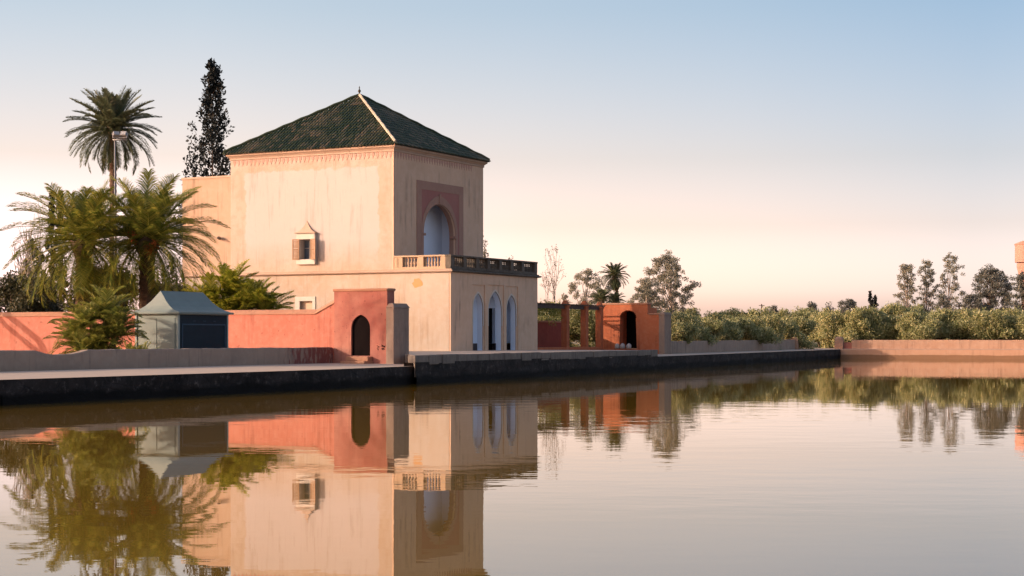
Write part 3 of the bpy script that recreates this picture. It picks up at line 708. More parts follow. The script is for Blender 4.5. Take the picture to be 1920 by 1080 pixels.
# right gate
GR0 = at(1236, 118.0); GRL = Line(GR0, dV); zr = lambda x, y: GRL.z(x, y)
ghr = GRL.a(1128)
g2 = empty('gate', (GR0.x, GR0.y, 0), TH, 'orange stepped gate wall with a scalloped arch and black opening right of the pavilion', 'gate')
def gate_right():
    fn = lambda a, z, d: (d, a, z)
    a1, a0 = GRL.a(1161), GRL.a(1194); z0, zt = DECK+.01, zr(1180, 581); hi, low = zr(1215, 571), zr(1236, 590); al = GRL.a(1214)
    ac, hw = (a0+a1)/2, (a1-a0)/2; zs_ = zt-hw*.85; hole = [(a0,z0)]; k = 13
    for i in range(k*5+1):
        w_ = math.pi*i/(k*5); r_ = 1-.11*(1-abs(math.sin(w_*k))); hole.append((ac-math.cos(w_)*hw*r_, zs_+math.sin(w_)*hw*.85*r_))
    hole.append((a1,z0))
    mb_ = MB(); mb_.panel([(0,.6),(ghr,.6),(ghr,hi),(al,hi),(al,low),(0,low)], [hole], 0, .6, fn); mb_.build('wall', M['orange'], g2)
    mb_ = MB(); mb_.box(-.05,.65,al-.06,ghr,hi+.001,hi+.13); mb_.box(-.05,.65,-.05,al-.061,low+.001,low+.10); bev(mb_.build('coping', M['capred'], g2), .03)
    mb_ = MB(); mb_.box(-.10,1.1,-.45,-.002,.5,low-.02); bev(mb_.build('buttress', M['grey'], g2), .03)
    mb_ = MB(); mb_.frustum(-.14,1.14,-.49,-.002,low-.019,low+.16,.1); bev(mb_.build('buttress_cap', M['grey'], g2), .02)
    mb_ = MB(); mb_.box(.602,2.2,a0-.5,a0-.2,z0,zt); mb_.box(.602,2.2,a1+.2,a1+.5,z0,zt); mb_.box(2.2,2.4,a0-.5,a1+.5,z0,zt); mb_.box(.602,2.4,a0-.5,a1+.5,zt+.001,zt+.15)
    mb_.build('passage', M['orange'], g2)
    mb_ = MB(); mb_.box(1.7,1.76,a0-.19,a1+.19,z0+.003,zt-.003); mb_.build('door', M['black'], g2)
gate_right()
rs = random.Random(12)
for i, (x, nm) in enumerate(((1162.5,'leftmost'), (1172.5,'middle'), (1184,'rightmost'))):
    a = GRL.a(x); p = GR0 + dV*a - dU*.45; mb = MB()
    bmx = bmesh.new(); bmesh.ops.create_icosphere(bmx, subdivisions=2, radius=.19)
    vs = [(v.co.x*rs.uniform(.85,1.05)*1.05, v.co.y*rs.uniform(.85,1.05), max(-.10, v.co.z*rs.uniform(.9,1.1))*1.3+.14) for v in bmx.verts]
    mb.add(vs, [tuple(v.index for v in f.verts) for f in bmx.faces]); bmx.free()
    o = mb.build('stone_block', M['stone'], None, True); o.location = (p.x, p.y, DECK)
    tag(o, f'{nm} of the three whitish stones at the foot of the right gate opening', 'stone', 'whitish stones before the right gate')

# pergola with three orange pillars
PL = Line(at(1125, 118.5), dU); pg = empty('pergola', (PL.o.x, PL.o.y, DECK), TH, 'orange pillared pergola with dark timber beams and hanging vines', 'pergola')
pu = [PL.a(1060), PL.a(1096), PL.a(1124)]
for i, u in enumerate(pu):
    ht = zat((563, 564, 567)[i], (PL.o + dU*u).y) - DECK; mb = MB()
    mb.box(u-.21,u+.21,-.21,.21,0,ht-.42); mb.box(u-.26,u+.26,-.26,.26,ht-.419,ht-.30); mb.frustum(u-.24,u+.24,-.24,.24,ht-.299,ht,.14)
    bev(mb.build('pillar', M['orange'], pg), .02)
zb_ = zat(577, 116) - DECK; uS = FR.a(1007.8) - 0
uB0 = (P0 + dU*ULEN - PL.o).dot(dU) + .1
mb = MB()
segs = [uB0] + [q for u in pu for q in (u-.22, u+.22)]
for i in range(0, len(segs), 2):
    if i+1 < len(segs): mb.box(segs[i], segs[i+1], -.07, .07, zb_-.11, zb_+.11)
mb.box(uB0, pu[-1], 2.9, 3.04, zb_-.11, zb_+.11)
k = int((pu[-1]-uB0)/.7)
for i in range(k+1): mb.box(uB0+.1+i*.7, uB0+.18+i*.7, -.5, 3.5, zb_+.112, zb_+.20)
mb.build('beam', M['timber'], pg)
# low plinth wall carrying the pillars, dark red garden wall behind it
rw = empty('garden_wall', (PL.o.x, PL.o.y, DECK), TH, 'dark rust red garden wall behind the pergola pillars', 'wall')
mb = MB(); mb.box(uB0-2, pu[-1]+1.6, 3.7, 4.1, -.4, zat(604,118)-DECK); mb.build('wall', M['oxblood'], rw)
mb = MB(); mb.box(uB0-2, pu[-1]+1.6, 3.64, 4.16, zat(604,118)-DECK+.001, zat(604,118)-DECK+.12); mb.build('coping', M['capred'], rw)
mb = MB(); mb.box(uB0, pu[-1], -.30, 1.6, -.3, .13); o = mb.build('plinth', M['orange']); o.location = (PL.o.x, PL.o.y, DECK); o.rotation_euler = (0,0,TH)
tag(o, 'low orange plinth under the pergola pillars', 'plinth')

# ------------------------------------------------------------------ parapets
def parapet(name, pts, zb0, zb1, hgt, th, mt, label, notch=None, n=40, seed=1):
    rq = random.Random(seed); e_ = empty(name, (pts[0].x, pts[0].y, 0), 0, label, 'wall')
    p, q = pts; L = (q-p).length; d = (q-p)/L; nn = Vector((-d.y, d.x)); vs, fs = [], []
    for i in range(n+1):
        s_ = L*i/n; zb = zb0+(zb1-zb0)*i/n; zt = zb+hgt+rq.uniform(-.012,.012)
        if notch:
            for c_, w_, dp in notch:
                t_ = abs(s_-c_)/w_
                if t_ < 1: zt -= dp*(1-t_**3)+rq.uniform(0,.03)
        c0 = d*s_; r_ = .03
        for (o_, z) in ((0, zb-.3),(rq.uniform(-.008,.008), zb+hgt*.45),(0, zt-r_),(r_, zt),(th-r_, zt),(th, zt-r_),(th, zb-.3)):
            v = c0+nn*o_; vs.append((v.x, v.y, z))
    for i in range(n):
        for j in range(6): fs.append((i*7+j, (i+1)*7+j, (i+1)*7+j+1, i*7+j+1))
    fs += [tuple(range(7)), tuple(n*7+j for j in range(6,-1,-1))]
    mb_ = MB(); mb_.add(vs, fs); mb_.build('wall', mt, e_)
    return e_, d, nn
IL = Line(inner[1], (inner[2]-inner[1]).normalized())
pA = inner[0] + (inner[1]-inner[0])*.2
pend = GL.p(625) - IL.d*.05; IL = Line(pend, IL.d)
pst = pend - IL.d*((pend-IL.p(0)).length + 14)
Ltot = (pend-pst).length; s95 = (IL.p(118)-pst).length
e_, d_, n_ = parapet('parapet', (pst, pend), .76, .79, .725, .34, M['smeared'], 'low grey rendered parapet with a broken notch beside the left walkway', [(s95, 1.25, .15)], n=110, seed=6)
_c = IL.p(602); smear_at[0].inputs[1].default_value = (_c.x-pst.x, _c.y-pst.y, 1.14)
IR = Line(inner[2], (inner[3]-inner[2]).normalized())
RL = Line(qline(1300)+nq2*3.2, dq2)
rp0, rp1 = RL.p(1252), RL.p(1491)
e2, d2, n2_ = parapet('parapet', (rp0, rp1), .90, .99, .82, .36, M['parapet'], 'grey low parapet between the right gate and the corner of the pool', None, 40, 3)
def pier(parent, p, ang, wd, zb, zt, mt):
    mb_ = MB(); h_ = zt-zb; mb_.box(-wd/2,wd/2,-wd/2,wd/2,-.2,h_-.28); 
    mb_.lathe([(wd*.52,h_-.279),(wd*.52,h_-.2),(wd*.44,h_-.09),(wd*.25,h_-.02),(.02,h_)], n=16)
    o_ = mb_.build('pier', mt, parent); o_.location = (p.x-parent.location.x, p.y-parent.location.y, zb-parent.location.z); o_.rotation_euler = (0,0,ang); return bev(o_, .03)
ang2 = math.atan2(dq2.y, dq2.x)
pier(e2, rp1 + d2*.40 + n2_*.18, ang2, .78, .95, zat(631, RL.D(1498)), M['farwall'])
FLn = Line(Q2 + Vector((-dfar.y, dfar.x))*3.0, dfar); fp = FLn.p(1573)
fA, fB = FLn.p(1597), FLn.p(1597)+dfar*130
zfar = .98
nf = Vector((-dfar.y, dfar.x))
e3, d3, n3_ = parapet('parapet', (fA, fB), zfar, .99, zat(637.3, fA.y)-zfar, .4, M['farwall'], 'long sunlit peach parapet along the far bank at right', None, 60, 4)
pier(e3, fp+nf*.2, math.atan2(dfar.y, dfar.x), .82, .92, zat(631, fp.y), M['farwall'])
mb = MB(); q0_, q1_ = FLn.p(1582)-fA, -dfar*.003; mb.obox((q0_.x+nf.x*.1, q0_.y+nf.y*.1), (q1_.x+nf.x*.1, q1_.y+nf.y*.1), .28, .7, zat(642, fA.y)); mb.build('low_wall', M['red'], e3)

# ------------------------------------------------------------------ kiosk
K0 = at(334.5, IL.D(334.5)+2.6); KR = Line(K0, dU); KL = Line(K0, dV)
ks_ = empty('kiosk', (K0.x, K0.y, .86), TH, 'small blue grey kiosk with a swept pagoda roof behind the parapet', 'kiosk')
kw, kd, kh = KR.a(428.5), KL.a(253), zat(586, K0.y)-.86
mb = MB()
mb.box(.04, kw-.04, .04, kd-.04, 0, kh); mb.build('body', M['shed'], ks_)
mb = MB()
for (u, v) in ((0,0),(0,kd-.1),(kw-.1,0),(kw-.1,kd-.1)): mb.box(u,u+.1,v,v+.1,0,kh-.08)
mb.box(-.012,kw+.012,-.012,kd+.012,kh-.078,kh+.02); bev(mb.build('corner_trim', M['shedpale'], ks_), .01)
mb = MB(); mb.box(.1002,kw-.1002,.012,.038,.05,kh-.08); mb.build('front_panel', M['sheddark'], ks_)
mb = MB(); mb.box(.018,.038,.20,kd*.5-.02,.15,kh-.22); mb.box(.018,.038,kd*.5+.02,kd-.20,.15,kh-.22); mb.build('side_boarding', M['shed'], ks_)
mb = MB(); z0_, z1_ = .45, kh-.45
for b in ((.22,.28,z0_,z1_),(kw-.28,kw-.22,z0_,z1_)): mb.box(b[0],b[1],-.02,.011,b[2],b[3])
mb.box(.2802,kw-.2802,-.02,.011,z1_-.06,z1_); mb.box(.2802,kw/2-.25,-.02,.011,z0_,z0_+.07); mb.box(kw/2+.25,kw-.2802,-.02,.011,z0_,z0_+.07)
for i in range(3): mb.box(kw*(.28+.2*i),kw*(.28+.2*i)+.18,-.012,.011,z1_+.1,z1_+.13)
mb.build('hatch_frame', M['shedmid'], ks_)
mb = MB(); rp_ = zat(546.5, K0.y+1.4)-.86; hr = rp_-kh-.02
ridge0, ridge1 = .26, kw-.30
rows = []; prof2 = [(0,.0),(.12,.03),(.30,.12),(.50,.28),(.70,.52),(.86,.78),(1,1)]; ov = .16
for q, h_ in prof2:
    rows.append([(-ov+(ridge0+ov)*q*1.0, -ov+(kd/2+ov)*q, kh+.03+hr*h_), (kw+ov-(kw+ov-ridge1)*q, -ov+(kd/2+ov)*q, kh+.03+hr*h_),
                 (kw+ov-(kw+ov-ridge1)*q, kd+ov-(kd/2+ov)*q, kh+.03+hr*h_), (-ov+(ridge0+ov)*q, kd+ov-(kd/2+ov)*q, kh+.03+hr*h_)])
rows.insert(0, [(p[0],p[1],p[2]-.07) for p in rows[0]])
mb.add([p for r in rows for p in r], [(i*4+j, i*4+(j+1)%4, i*4+4+(j+1)%4, i*4+4+j) for i in range(len(rows)-1) for j in range(4)] + [(3,2,1,0)])
mb.build('roof', M['shed'], ks_)

# ------------------------------------------------------------------ floodlight mast
fp_ = at(215.5, 110.0); zt_ = zat(262, 110)
fm = empty('floodlight_mast', (fp_.x, fp_.y, .86), 0, 'tall grey mast with two floodlights in front of the tall palm', 'floodlight')
mb = MB(); mb.tube([(0,0,0),(0,0,zt_-.86)], [.065,.05], 10); mb.box(-.15,.75,-.04,.04,zt_-.90,zt_-.83); mb.build('pole', M['metal'], fm, True)
for (dx, rx, nm) in ((.08, .5, 0), (.58, -.2, 1)):
    lm = empty('lamp_head', (dx, 0, zt_-.86+.35), 0); lm.parent = fm; lm.rotation_euler = (R(-35), 0, rx)
    mb = MB(); mb.frustum(-.22,.22,-.13,.13,-.17,.17,.03); bev(mb.build('housing', M['metal'], lm), .02)
    mb = MB(); mb.box(-.18,.18,-.145,-.131,-.13,.13); mb.build('lens', M['lampglass'], lm)
    mb = MB(); mb.box(-.26,-.23,-.03,.03,-.3,.1); mb.box(.23,.26,-.03,.03,-.3,.1); mb.box(-.26,.26,-.03,.03,-.335,-.301); mb.build('bracket', M['metal'], lm)

# ------------------------------------------------------------------ vegetation
def frond(mb_, base, az, el, L, droop, rnd_, leaf, nl=44, wid=.035, vee=.45, curl=0):
    nl = int(nl*1.35); wid *= 1.35
    p = Vector(base); pts = [p.copy()]; dirs = []; n_ = 14; a = el; azz = az
    for i in range(n_):
        dr = Vector((math.cos(azz)*math.cos(a), math.sin(azz)*math.cos(a), math.sin(a))); dirs.append(dr)
        p = p + dr*(L/n_); pts.append(p.copy()); a -= droop/n_*(.4+1.2*i/n_); azz += curl/n_
    dirs.append(dirs[-1])
    mb_.tube(pts, [max(.006, L*.010*(1-i/(n_+1))) for i in range(n_+1)], 3, False)
    for j in range(nl):
        t_ = .10+.90*(j+rnd_.random()*.5)/nl; fi = min(n_-1, int(t_*n_)); fr_ = t_*n_-fi; q = pts[fi].lerp(pts[fi+1], fr_); dr = dirs[fi]
        side = dr.cross(Vector((0,0,1)));
        if side.length < .05: side = Vector((-math.sin(az), math.cos(az), 0))
        side.normalize(); upv = side.cross(dr).normalized()
        ll = leaf*(math.sin(math.pi*min(1, .12+.80*t_))**.6)*rnd_.uniform(.8,1.1)
        for sg in (-1, 1):
            fwd = .55+.45*t_
            d1 = (dr*fwd + side*sg*(1.0-.35*t_) + upv*(vee+rnd_.uniform(-.2,.2))).normalized()
            tip = q + d1*ll*.62; tip2 = tip + (d1 - Vector((0,0,.35+.25*rnd_.random()))).normalized()*ll*.42
            wv = dr.cross(d1).cross(d1)
            wv = (dr*.8 + upv*.5).normalized()*wid
            mb_.add([q-wv*.5, q+wv*.5, tip+wv*.45, tip2, tip-wv*.45], [(0,1,2,4),(4,2,3)])
def palm(name, loc, label, h, L, nf, leaf, mt, trunk_r, seed, droop=(.9,1.9), el=(-.5,1.45), nl=44, wid=.035, bark='palmbark', lean=(0,0), fruit=False, group=None, cat='palm tree', dead=0, boss=True):
    rn = random.Random(seed); t_ = empty(name, loc, 0, label, cat, group)
    mb_ = MB(); k = max(3, int(h/.18)); pts, rad = [], []
    for i in range(k+1):
        f = i/k; pts.append((lean[0]*f*f, lean[1]*f*f, h*f)); rad.append(trunk_r*(1.12-.2*f)*(1+(.10 if i%2 else -.04)))
    mb_.tube(pts, rad, 9)
    if boss: mb_.lathe([(trunk_r*.9,-.8*trunk_r*3),(trunk_r*1.6,-.3),(trunk_r*1.7,.1),(trunk_r*1.1,.45)], pts[-1], 9)
    mb_.build('trunk', M[bark], t_)
    top = Vector(pts[-1]); mb_ = MB(); ga = 2.39996
    for i in range(nf):
        f = (i+.5)/nf; e_l = el[1]+(el[0]-el[1])*f**.85+rn.uniform(-.12,.12); az = i*ga+rn.uniform(-.25,.25)
        b = top + Vector((math.cos(az)*trunk_r*.6, math.sin(az)*trunk_r*.6, .25-.4*f))
        frond(mb_, b, az, e_l, L*rn.uniform(.82,1.05)*(1 if f > .12 else .8), rn.uniform(*droop)*(.42+.80*f), rn, leaf, nl, wid, curl=rn.uniform(-.35,.35))
    mb_.build('crown', mt, t_)
    if fruit:
        for i in range(9):
            mb_ = MB(); az = rn.uniform(0, 6.28); r_ = trunk_r*1.4+rn.uniform(.3,.7); c = top+Vector((math.cos(az)*r_, math.sin(az)*r_, rn.uniform(-.75,.1)))
            for k in range(70):
                o_ = Vector((rn.gauss(0,.11), rn.gauss(0,.11), rn.gauss(-.06,.14))); q = c+o_; s_ = .035
                mb_.add([q+Vector((s_,0,0)),q+Vector((-s_,0,0)),q+Vector((0,s_,0)),q+Vector((0,-s_,0)),q+Vector((0,0,s_*1.3)),q+Vector((0,0,-s_*1.3))],
                        [(0,2,4),(2,1,4),(1,3,4),(3,0,4),(2,0,5),(1,2,5),(3,1,5),(0,3,5)])
            mb_.tube([top, (top+c)/2+Vector((0,0,.25)), c], .02, 4); mb_.build('fruit_cluster', M['fruit'], t_)
    return t_
def P3(x, D, z=.86): p = at(x, D); return (p.x, p.y, z)
zz = lambda y, D: zat(y, D) - .86
palm('date_palm', P3(212, 116), 'tall slender date palm with a round crown above the garden wall', zz(243,116), 3.35, 100, .55, M['palmdull'], .24, 11, (.7,1.4), (-.8,1.5), 46, .050)
palm('date_palm', P3(276, 87), 'stout palm with orange fruit and arching fronds right behind the kiosk', zz(450,87), 3.95, 84, .84, M['palm'], .40, 22, (.9,1.9), (-.75,1.45), 52, .034, fruit=True)
palm('date_palm', P3(156, 86.6), 'stout yellow green palm left of the fruiting palm', zz(455,86.6), 3.9, 80, .82, M['palm'], .38, 33, (.9,2.0), (-.85,1.4), 50, .034)
palm('date_palm', P3(1164, 190), 'slender palm standing alone above the pergola and right gate', zz(519,190), 1.75, 64, .36, M['palmdull'], .17, 44, (.9,1.9), (-1.0,1.4), 30, .05, lean=(-.7,0))
palm('date_palm', P3(1128, 178), 'low palm crown just above the middle pergola pillar', zz(562,178), 1.25, 34, .4, M['palmdull'], .2, 55, (.7,1.4), (-.1,1.3), 24, .05)
palm('date_palm', P3(1153, 186), 'smallest palm top peeping over the right gate wall', zz(566,186), 1.2, 30, .35, M['palmdull'], .16, 56, (.7,1.4), (0,1.3), 20, .05)
def clump(name, loc, label, cat, spots, mt, seed, L, nf, leaf, nl, wid, el=(.1,1.45), droop=(.5,1.3), stem=None, group=None):
    rn = random.Random(seed); t_ = empty(name, loc, 0, label, cat, group); mb_ = MB(); m2 = MB()
    for (x, y, z, s_) in spots:
        m2.tube([(x*.3,y*.3,0),(x*.8,y*.8,z*.6),(x,y,z)], [.10*s_,.08*s_,.06*s_], 6)
        for i in range(nf):
            f = (i+.5)/nf; az = i*2.39996+rn.uniform(-.3,.3)
            frond(mb_, (x,y,z), az, el[1]+(el[0]-el[1])*f+rn.uniform(-.15,.15), L*s_*rn.uniform(.75,1.1), rn.uniform(*droop), rn, leaf*s_, nl, wid)
    m2.build('stem', M['palmbark'], t_); mb_.build('foliage', mt, t_); return t_
clump('fan_palm', P3(445, 83), 'bushy yellow green palm rising behind the salmon garden wall', 'palm', [(-1.3,0,2.5,1),(-.4,.3,3.1,1.05),(.75,-.1,2.5,.95),(.3,.8,2.4,.9),(1.3,.1,2.1,.95),(-.3,-.2,2.0,.9),(-1.8,.3,2.0,.9)], M['fanpalm'], 61, 1.75, 26, .50, 26, .045)
clump('feathery_palm', P3(182, 68.5), 'bushy feathery young palm in front of the salmon wall left of the kiosk', 'palm', [(-.5,0,1.5,1),(.3,.2,1.9,1.05),(.7,.1,1.3,.9),(.1,-.2,.8,.9),(-.9,.1,.9,.9),(.8,.1,1.1,.9),(.0,.3,.3,.9),(-.4,-.3,.4,.9)], M['shrub'], 62, 1.3, 26, .40, 26, .03, (-.2,1.4))
clump('spiky_plant', P3(252, 67.2), 'small spiky plant at the left corner of the kiosk', 'plant', [(-.2,0,.15,1),(.25,.1,.12,1),(.5,0,.05,.8)], M['shrub'], 63, .85, 22, .16, 18, .025, (.2,1.4), (.2,.7))

def blobs_leaf(mb_, c, rad, n_, ls, rn, up=0., asp=.45):
    for i in range(n_):
        while True:
            o_ = Vector((rn.uniform(-1,1), rn.uniform(-1,1), rn.uniform(-1,1)))
            if o_.length < 1: break
        o_ = Vector((o_.x*rad[0], o_.y*rad[1], o_.z*rad[2]))
        a = Vector((rn.gauss(0,1), rn.gauss(0,1), rn.gauss(0,1)+up)).normalized(); b = a.cross(Vector((rn.gauss(0,1), rn.gauss(0,1), rn.gauss(0,1)))).normalized()
        s_ = ls*rn.uniform(.6,1.3); q = Vector(c)+o_
        mb_.add([q, q+a*s_*.5+b*s_*asp*.5, q+a*s_, q+a*s_*.5-b*s_*asp*.5], [(0,1,2,3)])
def grow(rn, levels, kids, spread, lens, tropism, curve=.18):
    tubes, tips = [], []
    def br(p, d, L, r, lv):
        n_ = 4; pts = [p]; q = p; dd = d
        for i in range(n_):
            dd = (dd + Vector((rn.gauss(0,curve), rn.gauss(0,curve), rn.gauss(0,curve)+tropism))).normalized(); q = q+dd*(L/n_); pts.append(q)
        tubes.append((pts, [r*(1-.5*i/n_) for i in range(n_+1)], lv))
        if lv == levels: tips.append((q, lv)); tips.append((pts[2], lv)); return
        for k in range(kids[lv]):
            f = rn.uniform(.45,1.0) if k else 1.0; j = min(n_-1, int(f*n_)); base = pts[j].lerp(pts[j+1], f*n_-j if f < 1 else 1)
            az = rn.uniform(0,6.283); sp_ = spread[lv]*rn.uniform(.6,1.3)*(1 if k else .4)
            ax = dd.cross(Vector((math.cos(az), math.sin(az), .3))).normalized()
            nd = (Matrix.Rotation(sp_, 3, ax) @ dd).normalized(); br(base, nd, L*lens[lv]*rn.uniform(.75,1.15), r*.55, lv+1)
    br(Vector((0,0,0)), Vector((0,0,1)), 1.0, 1.0, 0)
    return tubes, tips
def tree(name, loc, label, cat, Wd, Ht, mt, seed, levels=3, kids=(5,4,3), spread=(.6,.7,.7), lens=(.75,.7,.65), tropism=.05, cl=(.5,.5,.4), nleaf=40, ls=.2, bark='bark', tr=.16, group=None, leaves=True, up=0, asp=.45, trunk_frac=1.0, ns=5):
    rn = random.Random(seed); tubes, tips = grow(rn, levels, kids, spread, lens, tropism)
    mx = max(max(abs(t[0].x), abs(t[0].y)) for t in tips); mz = max(t[0].z for t in tips)
    sx, sz = (Wd/2-cl[0]*.7)/mx, (Ht-cl[2]*.7)/mz; S = lambda p: Vector((p.x*sx, p.y*sx, p.z*sz))
    t_ = empty(name, loc, 0, label, cat, group)
    m1 = MB()
    for pts, rad, lv in tubes: m1.tube([S(p) for p in pts], [max(.012, r*tr) for r in rad], ns if lv < 2 else 3, False)
    m1.build('trunk', M[bark], t_, True)
    if leaves:
        m2 = MB()
        for p, lv in tips:
            k = rn.uniform(.6,1.25); blobs_leaf(m2, S(p), (cl[0]*k, cl[1]*k, cl[2]*k), int(nleaf*k*k), ls, rn, up, asp)
        m2.build('crown', mt, t_)
    return t_
def lobed(name, loc, label, Wd, Ht, mt, seed, nl, lr, nleaf, ls, base=.30, bark='palebark', tr=.2, power=.8, cat='tree'):
    rn = random.Random(seed); t_ = empty(name, loc, 0, label, cat); m1, m2 = MB(), MB(); zb = Ht*base; ctr = Vector((rn.uniform(-.1,.1)*Wd, 0, zb))
    m1.tube([(0,0,0), (rn.uniform(-.1,.1),0,zb*.5), ctr, (ctr.x*.6, 0, Ht*.72)], [tr*1.2, tr, tr*.8, tr*.3], 7)
    for i in range(nl):
        f = (i+.5)/nl; h_ = f; env = math.sin(math.pi*min(1, .12+.86*h_))**power; az = i*2.39996+rn.uniform(-.4,.4); rr_ = (Wd/2-lr*.7)*env*math.sqrt(rn.uniform(.12,1.0))
        c = Vector((math.cos(az)*rr_, math.sin(az)*rr_, zb*.75+(Ht-lr*.8-zb*.75)*h_**.9)); j = ctr.lerp(Vector((ctr.x*.6,0,Ht*.72)), max(0, h_-.35)*.9)
        m1.tube([j, j.lerp(c,.5)+Vector((0,0,-.08*rr_)), c], [tr*.32, tr*.2, tr*.07], 4, False)
        k = rn.uniform(.7,1.25)
        for q in range(5):                                            # each lobe is a few uneven sprays
            o_ = Vector((rn.gauss(0,.5), rn.gauss(0,.5), rn.gauss(0,.34)))*lr*k; m1.tube([c, c+o_], [tr*.07, tr*.03], 3, False)
            blobs_leaf(m2, c+o_, (lr*k*.52, lr*k*.52, lr*k*.36), int(nleaf/5*k), ls, rn)
    m1.build('trunk', M[bark], t_, True); m2.build('crown', mt, t_); return t_
def re_place(src, loc, rz, sc, label=None):
    o = copy_tree(src); o.location = loc; o.rotation_euler = (0,0,rz); o.scale = sc
    if label: o['label'] = label
    return o

# conifers and bare trees on the left
def cypress(name, loc, label, Wd, Ht, mt, seed, dens, ls, loose=False, cat='cypress'):
    rn = random.Random(seed); t_ = empty(name, loc, 0, label, cat); m1, m2 = MB(), MB()
    m1.tube([(0,0,0),(rn.uniform(-.1,.1),0,Ht*.5),(0,0,Ht*.97)], [Wd*.045+.05,.07,.02], 6)
    nb = int(dens*Ht)
    for i in range(nb):
        f = .08+.92*i/nb; r_ = Wd/2*(min(1, 1.15*(1-f)**(.95 if loose else .75)+.12)); az = rn.uniform(0,6.283); rr_ = r_*(rn.uniform(.25,1.05)); z = Ht*f
        if loose and rn.random() < .2: rr_ *= 1.25
        c = Vector((math.cos(az)*rr_, math.sin(az)*rr_, z+rr_*.35))
        if i % 3 == 0: m1.tube([(0,0,z-rr_*.15), c], [.035,.012], 3, False)
        s_ = (.34 if loose else .26)*(.6+.5*Wd/2.5)*rn.uniform(.6,1.2)*(.5+.6*(1-f)); blobs_leaf(m2, c, (s_*.8, s_*.8, s_*1.6), int(34*(1 if loose else 1.4)), ls, rn, .9, .55)
    m1.build('trunk', M['bark'], t_); m2.build('crown', mt, t_); return t_
cypress('conifer', P3(399, 128), 'tall dark open crowned conifer behind the pavilion wing', 6.2, zz(122,128), M['cypress'], 71, 15, .27, True, 'conifer')
cypress('cypress', P3(98, 120), 'left of the two slim dark cypress tips behind the palms', 1.1, zz(362,120), M['cypress'], 72, 10, .2)
cypress('cypress', P3(113, 122), 'right of the two slim dark cypress tips behind the palms', 1.1, zz(360,122), M['cypress'], 73, 10, .2)
cypress('cypress', P3(62, 108), 'broad dark cypress in shade at the left of the palms', 2.6, zz(455,108), M['cypress'], 74, 12, .22)
tree('bare_tree', P3(78, 98), 'leafless pale branched tree at the far left behind the palms', 'bare tree', 4.6, zz(368,98), M['dry'], 81, 4, (4,4,4,3), (.55,.6,.6,.6), (.8,.75,.7,.6), .03, leaves=False, bark='palebark', tr=.13)
hs = tree('hedge_bush', P3(20, 92), 'dark olive brown bush at the left edge above the salmon wall', 'bush', 5.0, zz(505,92), M['hedge'], 82, 3, (6,5,4), (.9,.8,.8), (.8,.7,.6), 0, (.55,.55,.45), 80, .20)
re_place(hs, P3(-52, 94), 1.2, (1,1,1.0), 'dark bush left of the picture edge above the salmon wall')
re_place(hs, P3(95, 96), 2.1, (.9,.9,.8), 'dark brownish bush low behind the stout palms')
re_place(hs, P3(330, 98), 4.0, (.8,.8,.75), 'dark bush between the fruiting palm and the pavilion wing')
re_place(hs, P3(165, 101), 5.0, (1,1,1.15), 'tall dark bush behind the trunk of the yellow green palm')
re_place(hs, P3(238, 103), 3.1, (.9,.9,1.1), 'dark bush filling the gap between the two stout palm trunks')
re_place(hs, P3(300, 104), .6, (.8,.8,1.0), 'dark bush directly behind the kiosk roof')
tree('sapling', P3(906, 126), 'thin leafy branches showing past the right edge of the tower', 'tree', 1.6, zz(408,126), M['euc'], 83, 3, (4,3,3), (.5,.6,.6), (.7,.7,.6), .05, (.25,.25,.25), 6, .17, tr=.07)
tree('distant_tree', P3(944, 240), 'small leafy tree top just over the blackened balustrade', 'tree', 5.0, zz(479,240), M['eucdark'], 84, 3, (5,4,3), (.7,.7,.7), (.75,.7,.6), .02, (.7,.7,.6), 30, .3)

lt = GL.p(0); lp = G0 + dV*23.2 - dU*3.0
le = empty('unseen_leaning_tree', (lp.x, lp.y, .8), 0, 'unseen leaning grey tree added past the left edge so its bare limbs shade the salmon wall', 'tree')  # never in view, put in so its limbs shade the wall
def wl(v, z): q = dV*(v-23.2); return (q.x, q.y, z-.8)
mb = MB(); mb.tube([wl(23.2,.75), wl(23.3,2.0), wl(23.9,3.1), wl(25.6,4.15), wl(28,5.4)], [.26,.22,.17,.15,.10], 8)
mb.tube([wl(23.4,2.2), wl(24.6,2.9), wl(26.2,3.9), wl(27.5,5.2)], [.15,.14,.12,.08], 8); mb.build('trunk', M['bark'], le)
op = G0 + dV*21.0 - dU*20
palm('date_palm', (op.x, op.y, .86), 'unseen tall date palm added past the left edge so its fronds shade the left gate', 11.6, 3.3, 46, .6, M['palm'], .26, 88, (.9,1.7), (-.7,1.4), 40, .05)  # out of frame, added for the frond shadows on the gate
# trees to the right
tree('bare_tree', P3(1042, 150), 'tall leafless tree with upright pale twigs beside the terrace corner', 'bare tree', 3.6, zz(458,150), M['dry'], 91, 4, (4,3,3,2), (.34,.42,.5,.5), (.85,.75,.65,.6), .06, (.16,.16,.16), 4, .13, 'barebark', .075)
lobed('eucalyptus', P3(1100, 185), 'loose grey green eucalyptus behind the pergola', 6.2, zz(500,185), M['euc'], 92, 33, .62, 262, .20, .28, 'palebark', .14)
lobed('eucalyptus', P3(1250, 200), 'largest rounded eucalyptus with a pale trunk right of the lone palm', 7.6, zz(473,200), M['euc'], 93, 59, .74, 332, .21, .30, 'palebark', .18)
lobed('eucalyptus', P3(1212, 196), 'lower left eucalyptus crown leaning against the largest one', 5.0, zz(520,196), M['euc'], 94, 31, .66, 280, .21, .25, 'palebark', .14)
lobed('eucalyptus', P3(1699, 240), 'slender leafy eucalyptus, leftmost of the three tall ones at right', 3.3, zz(489,240), M['euc'], 95, 33, .62, 227, .24, .22, 'palebark', .14, .45)
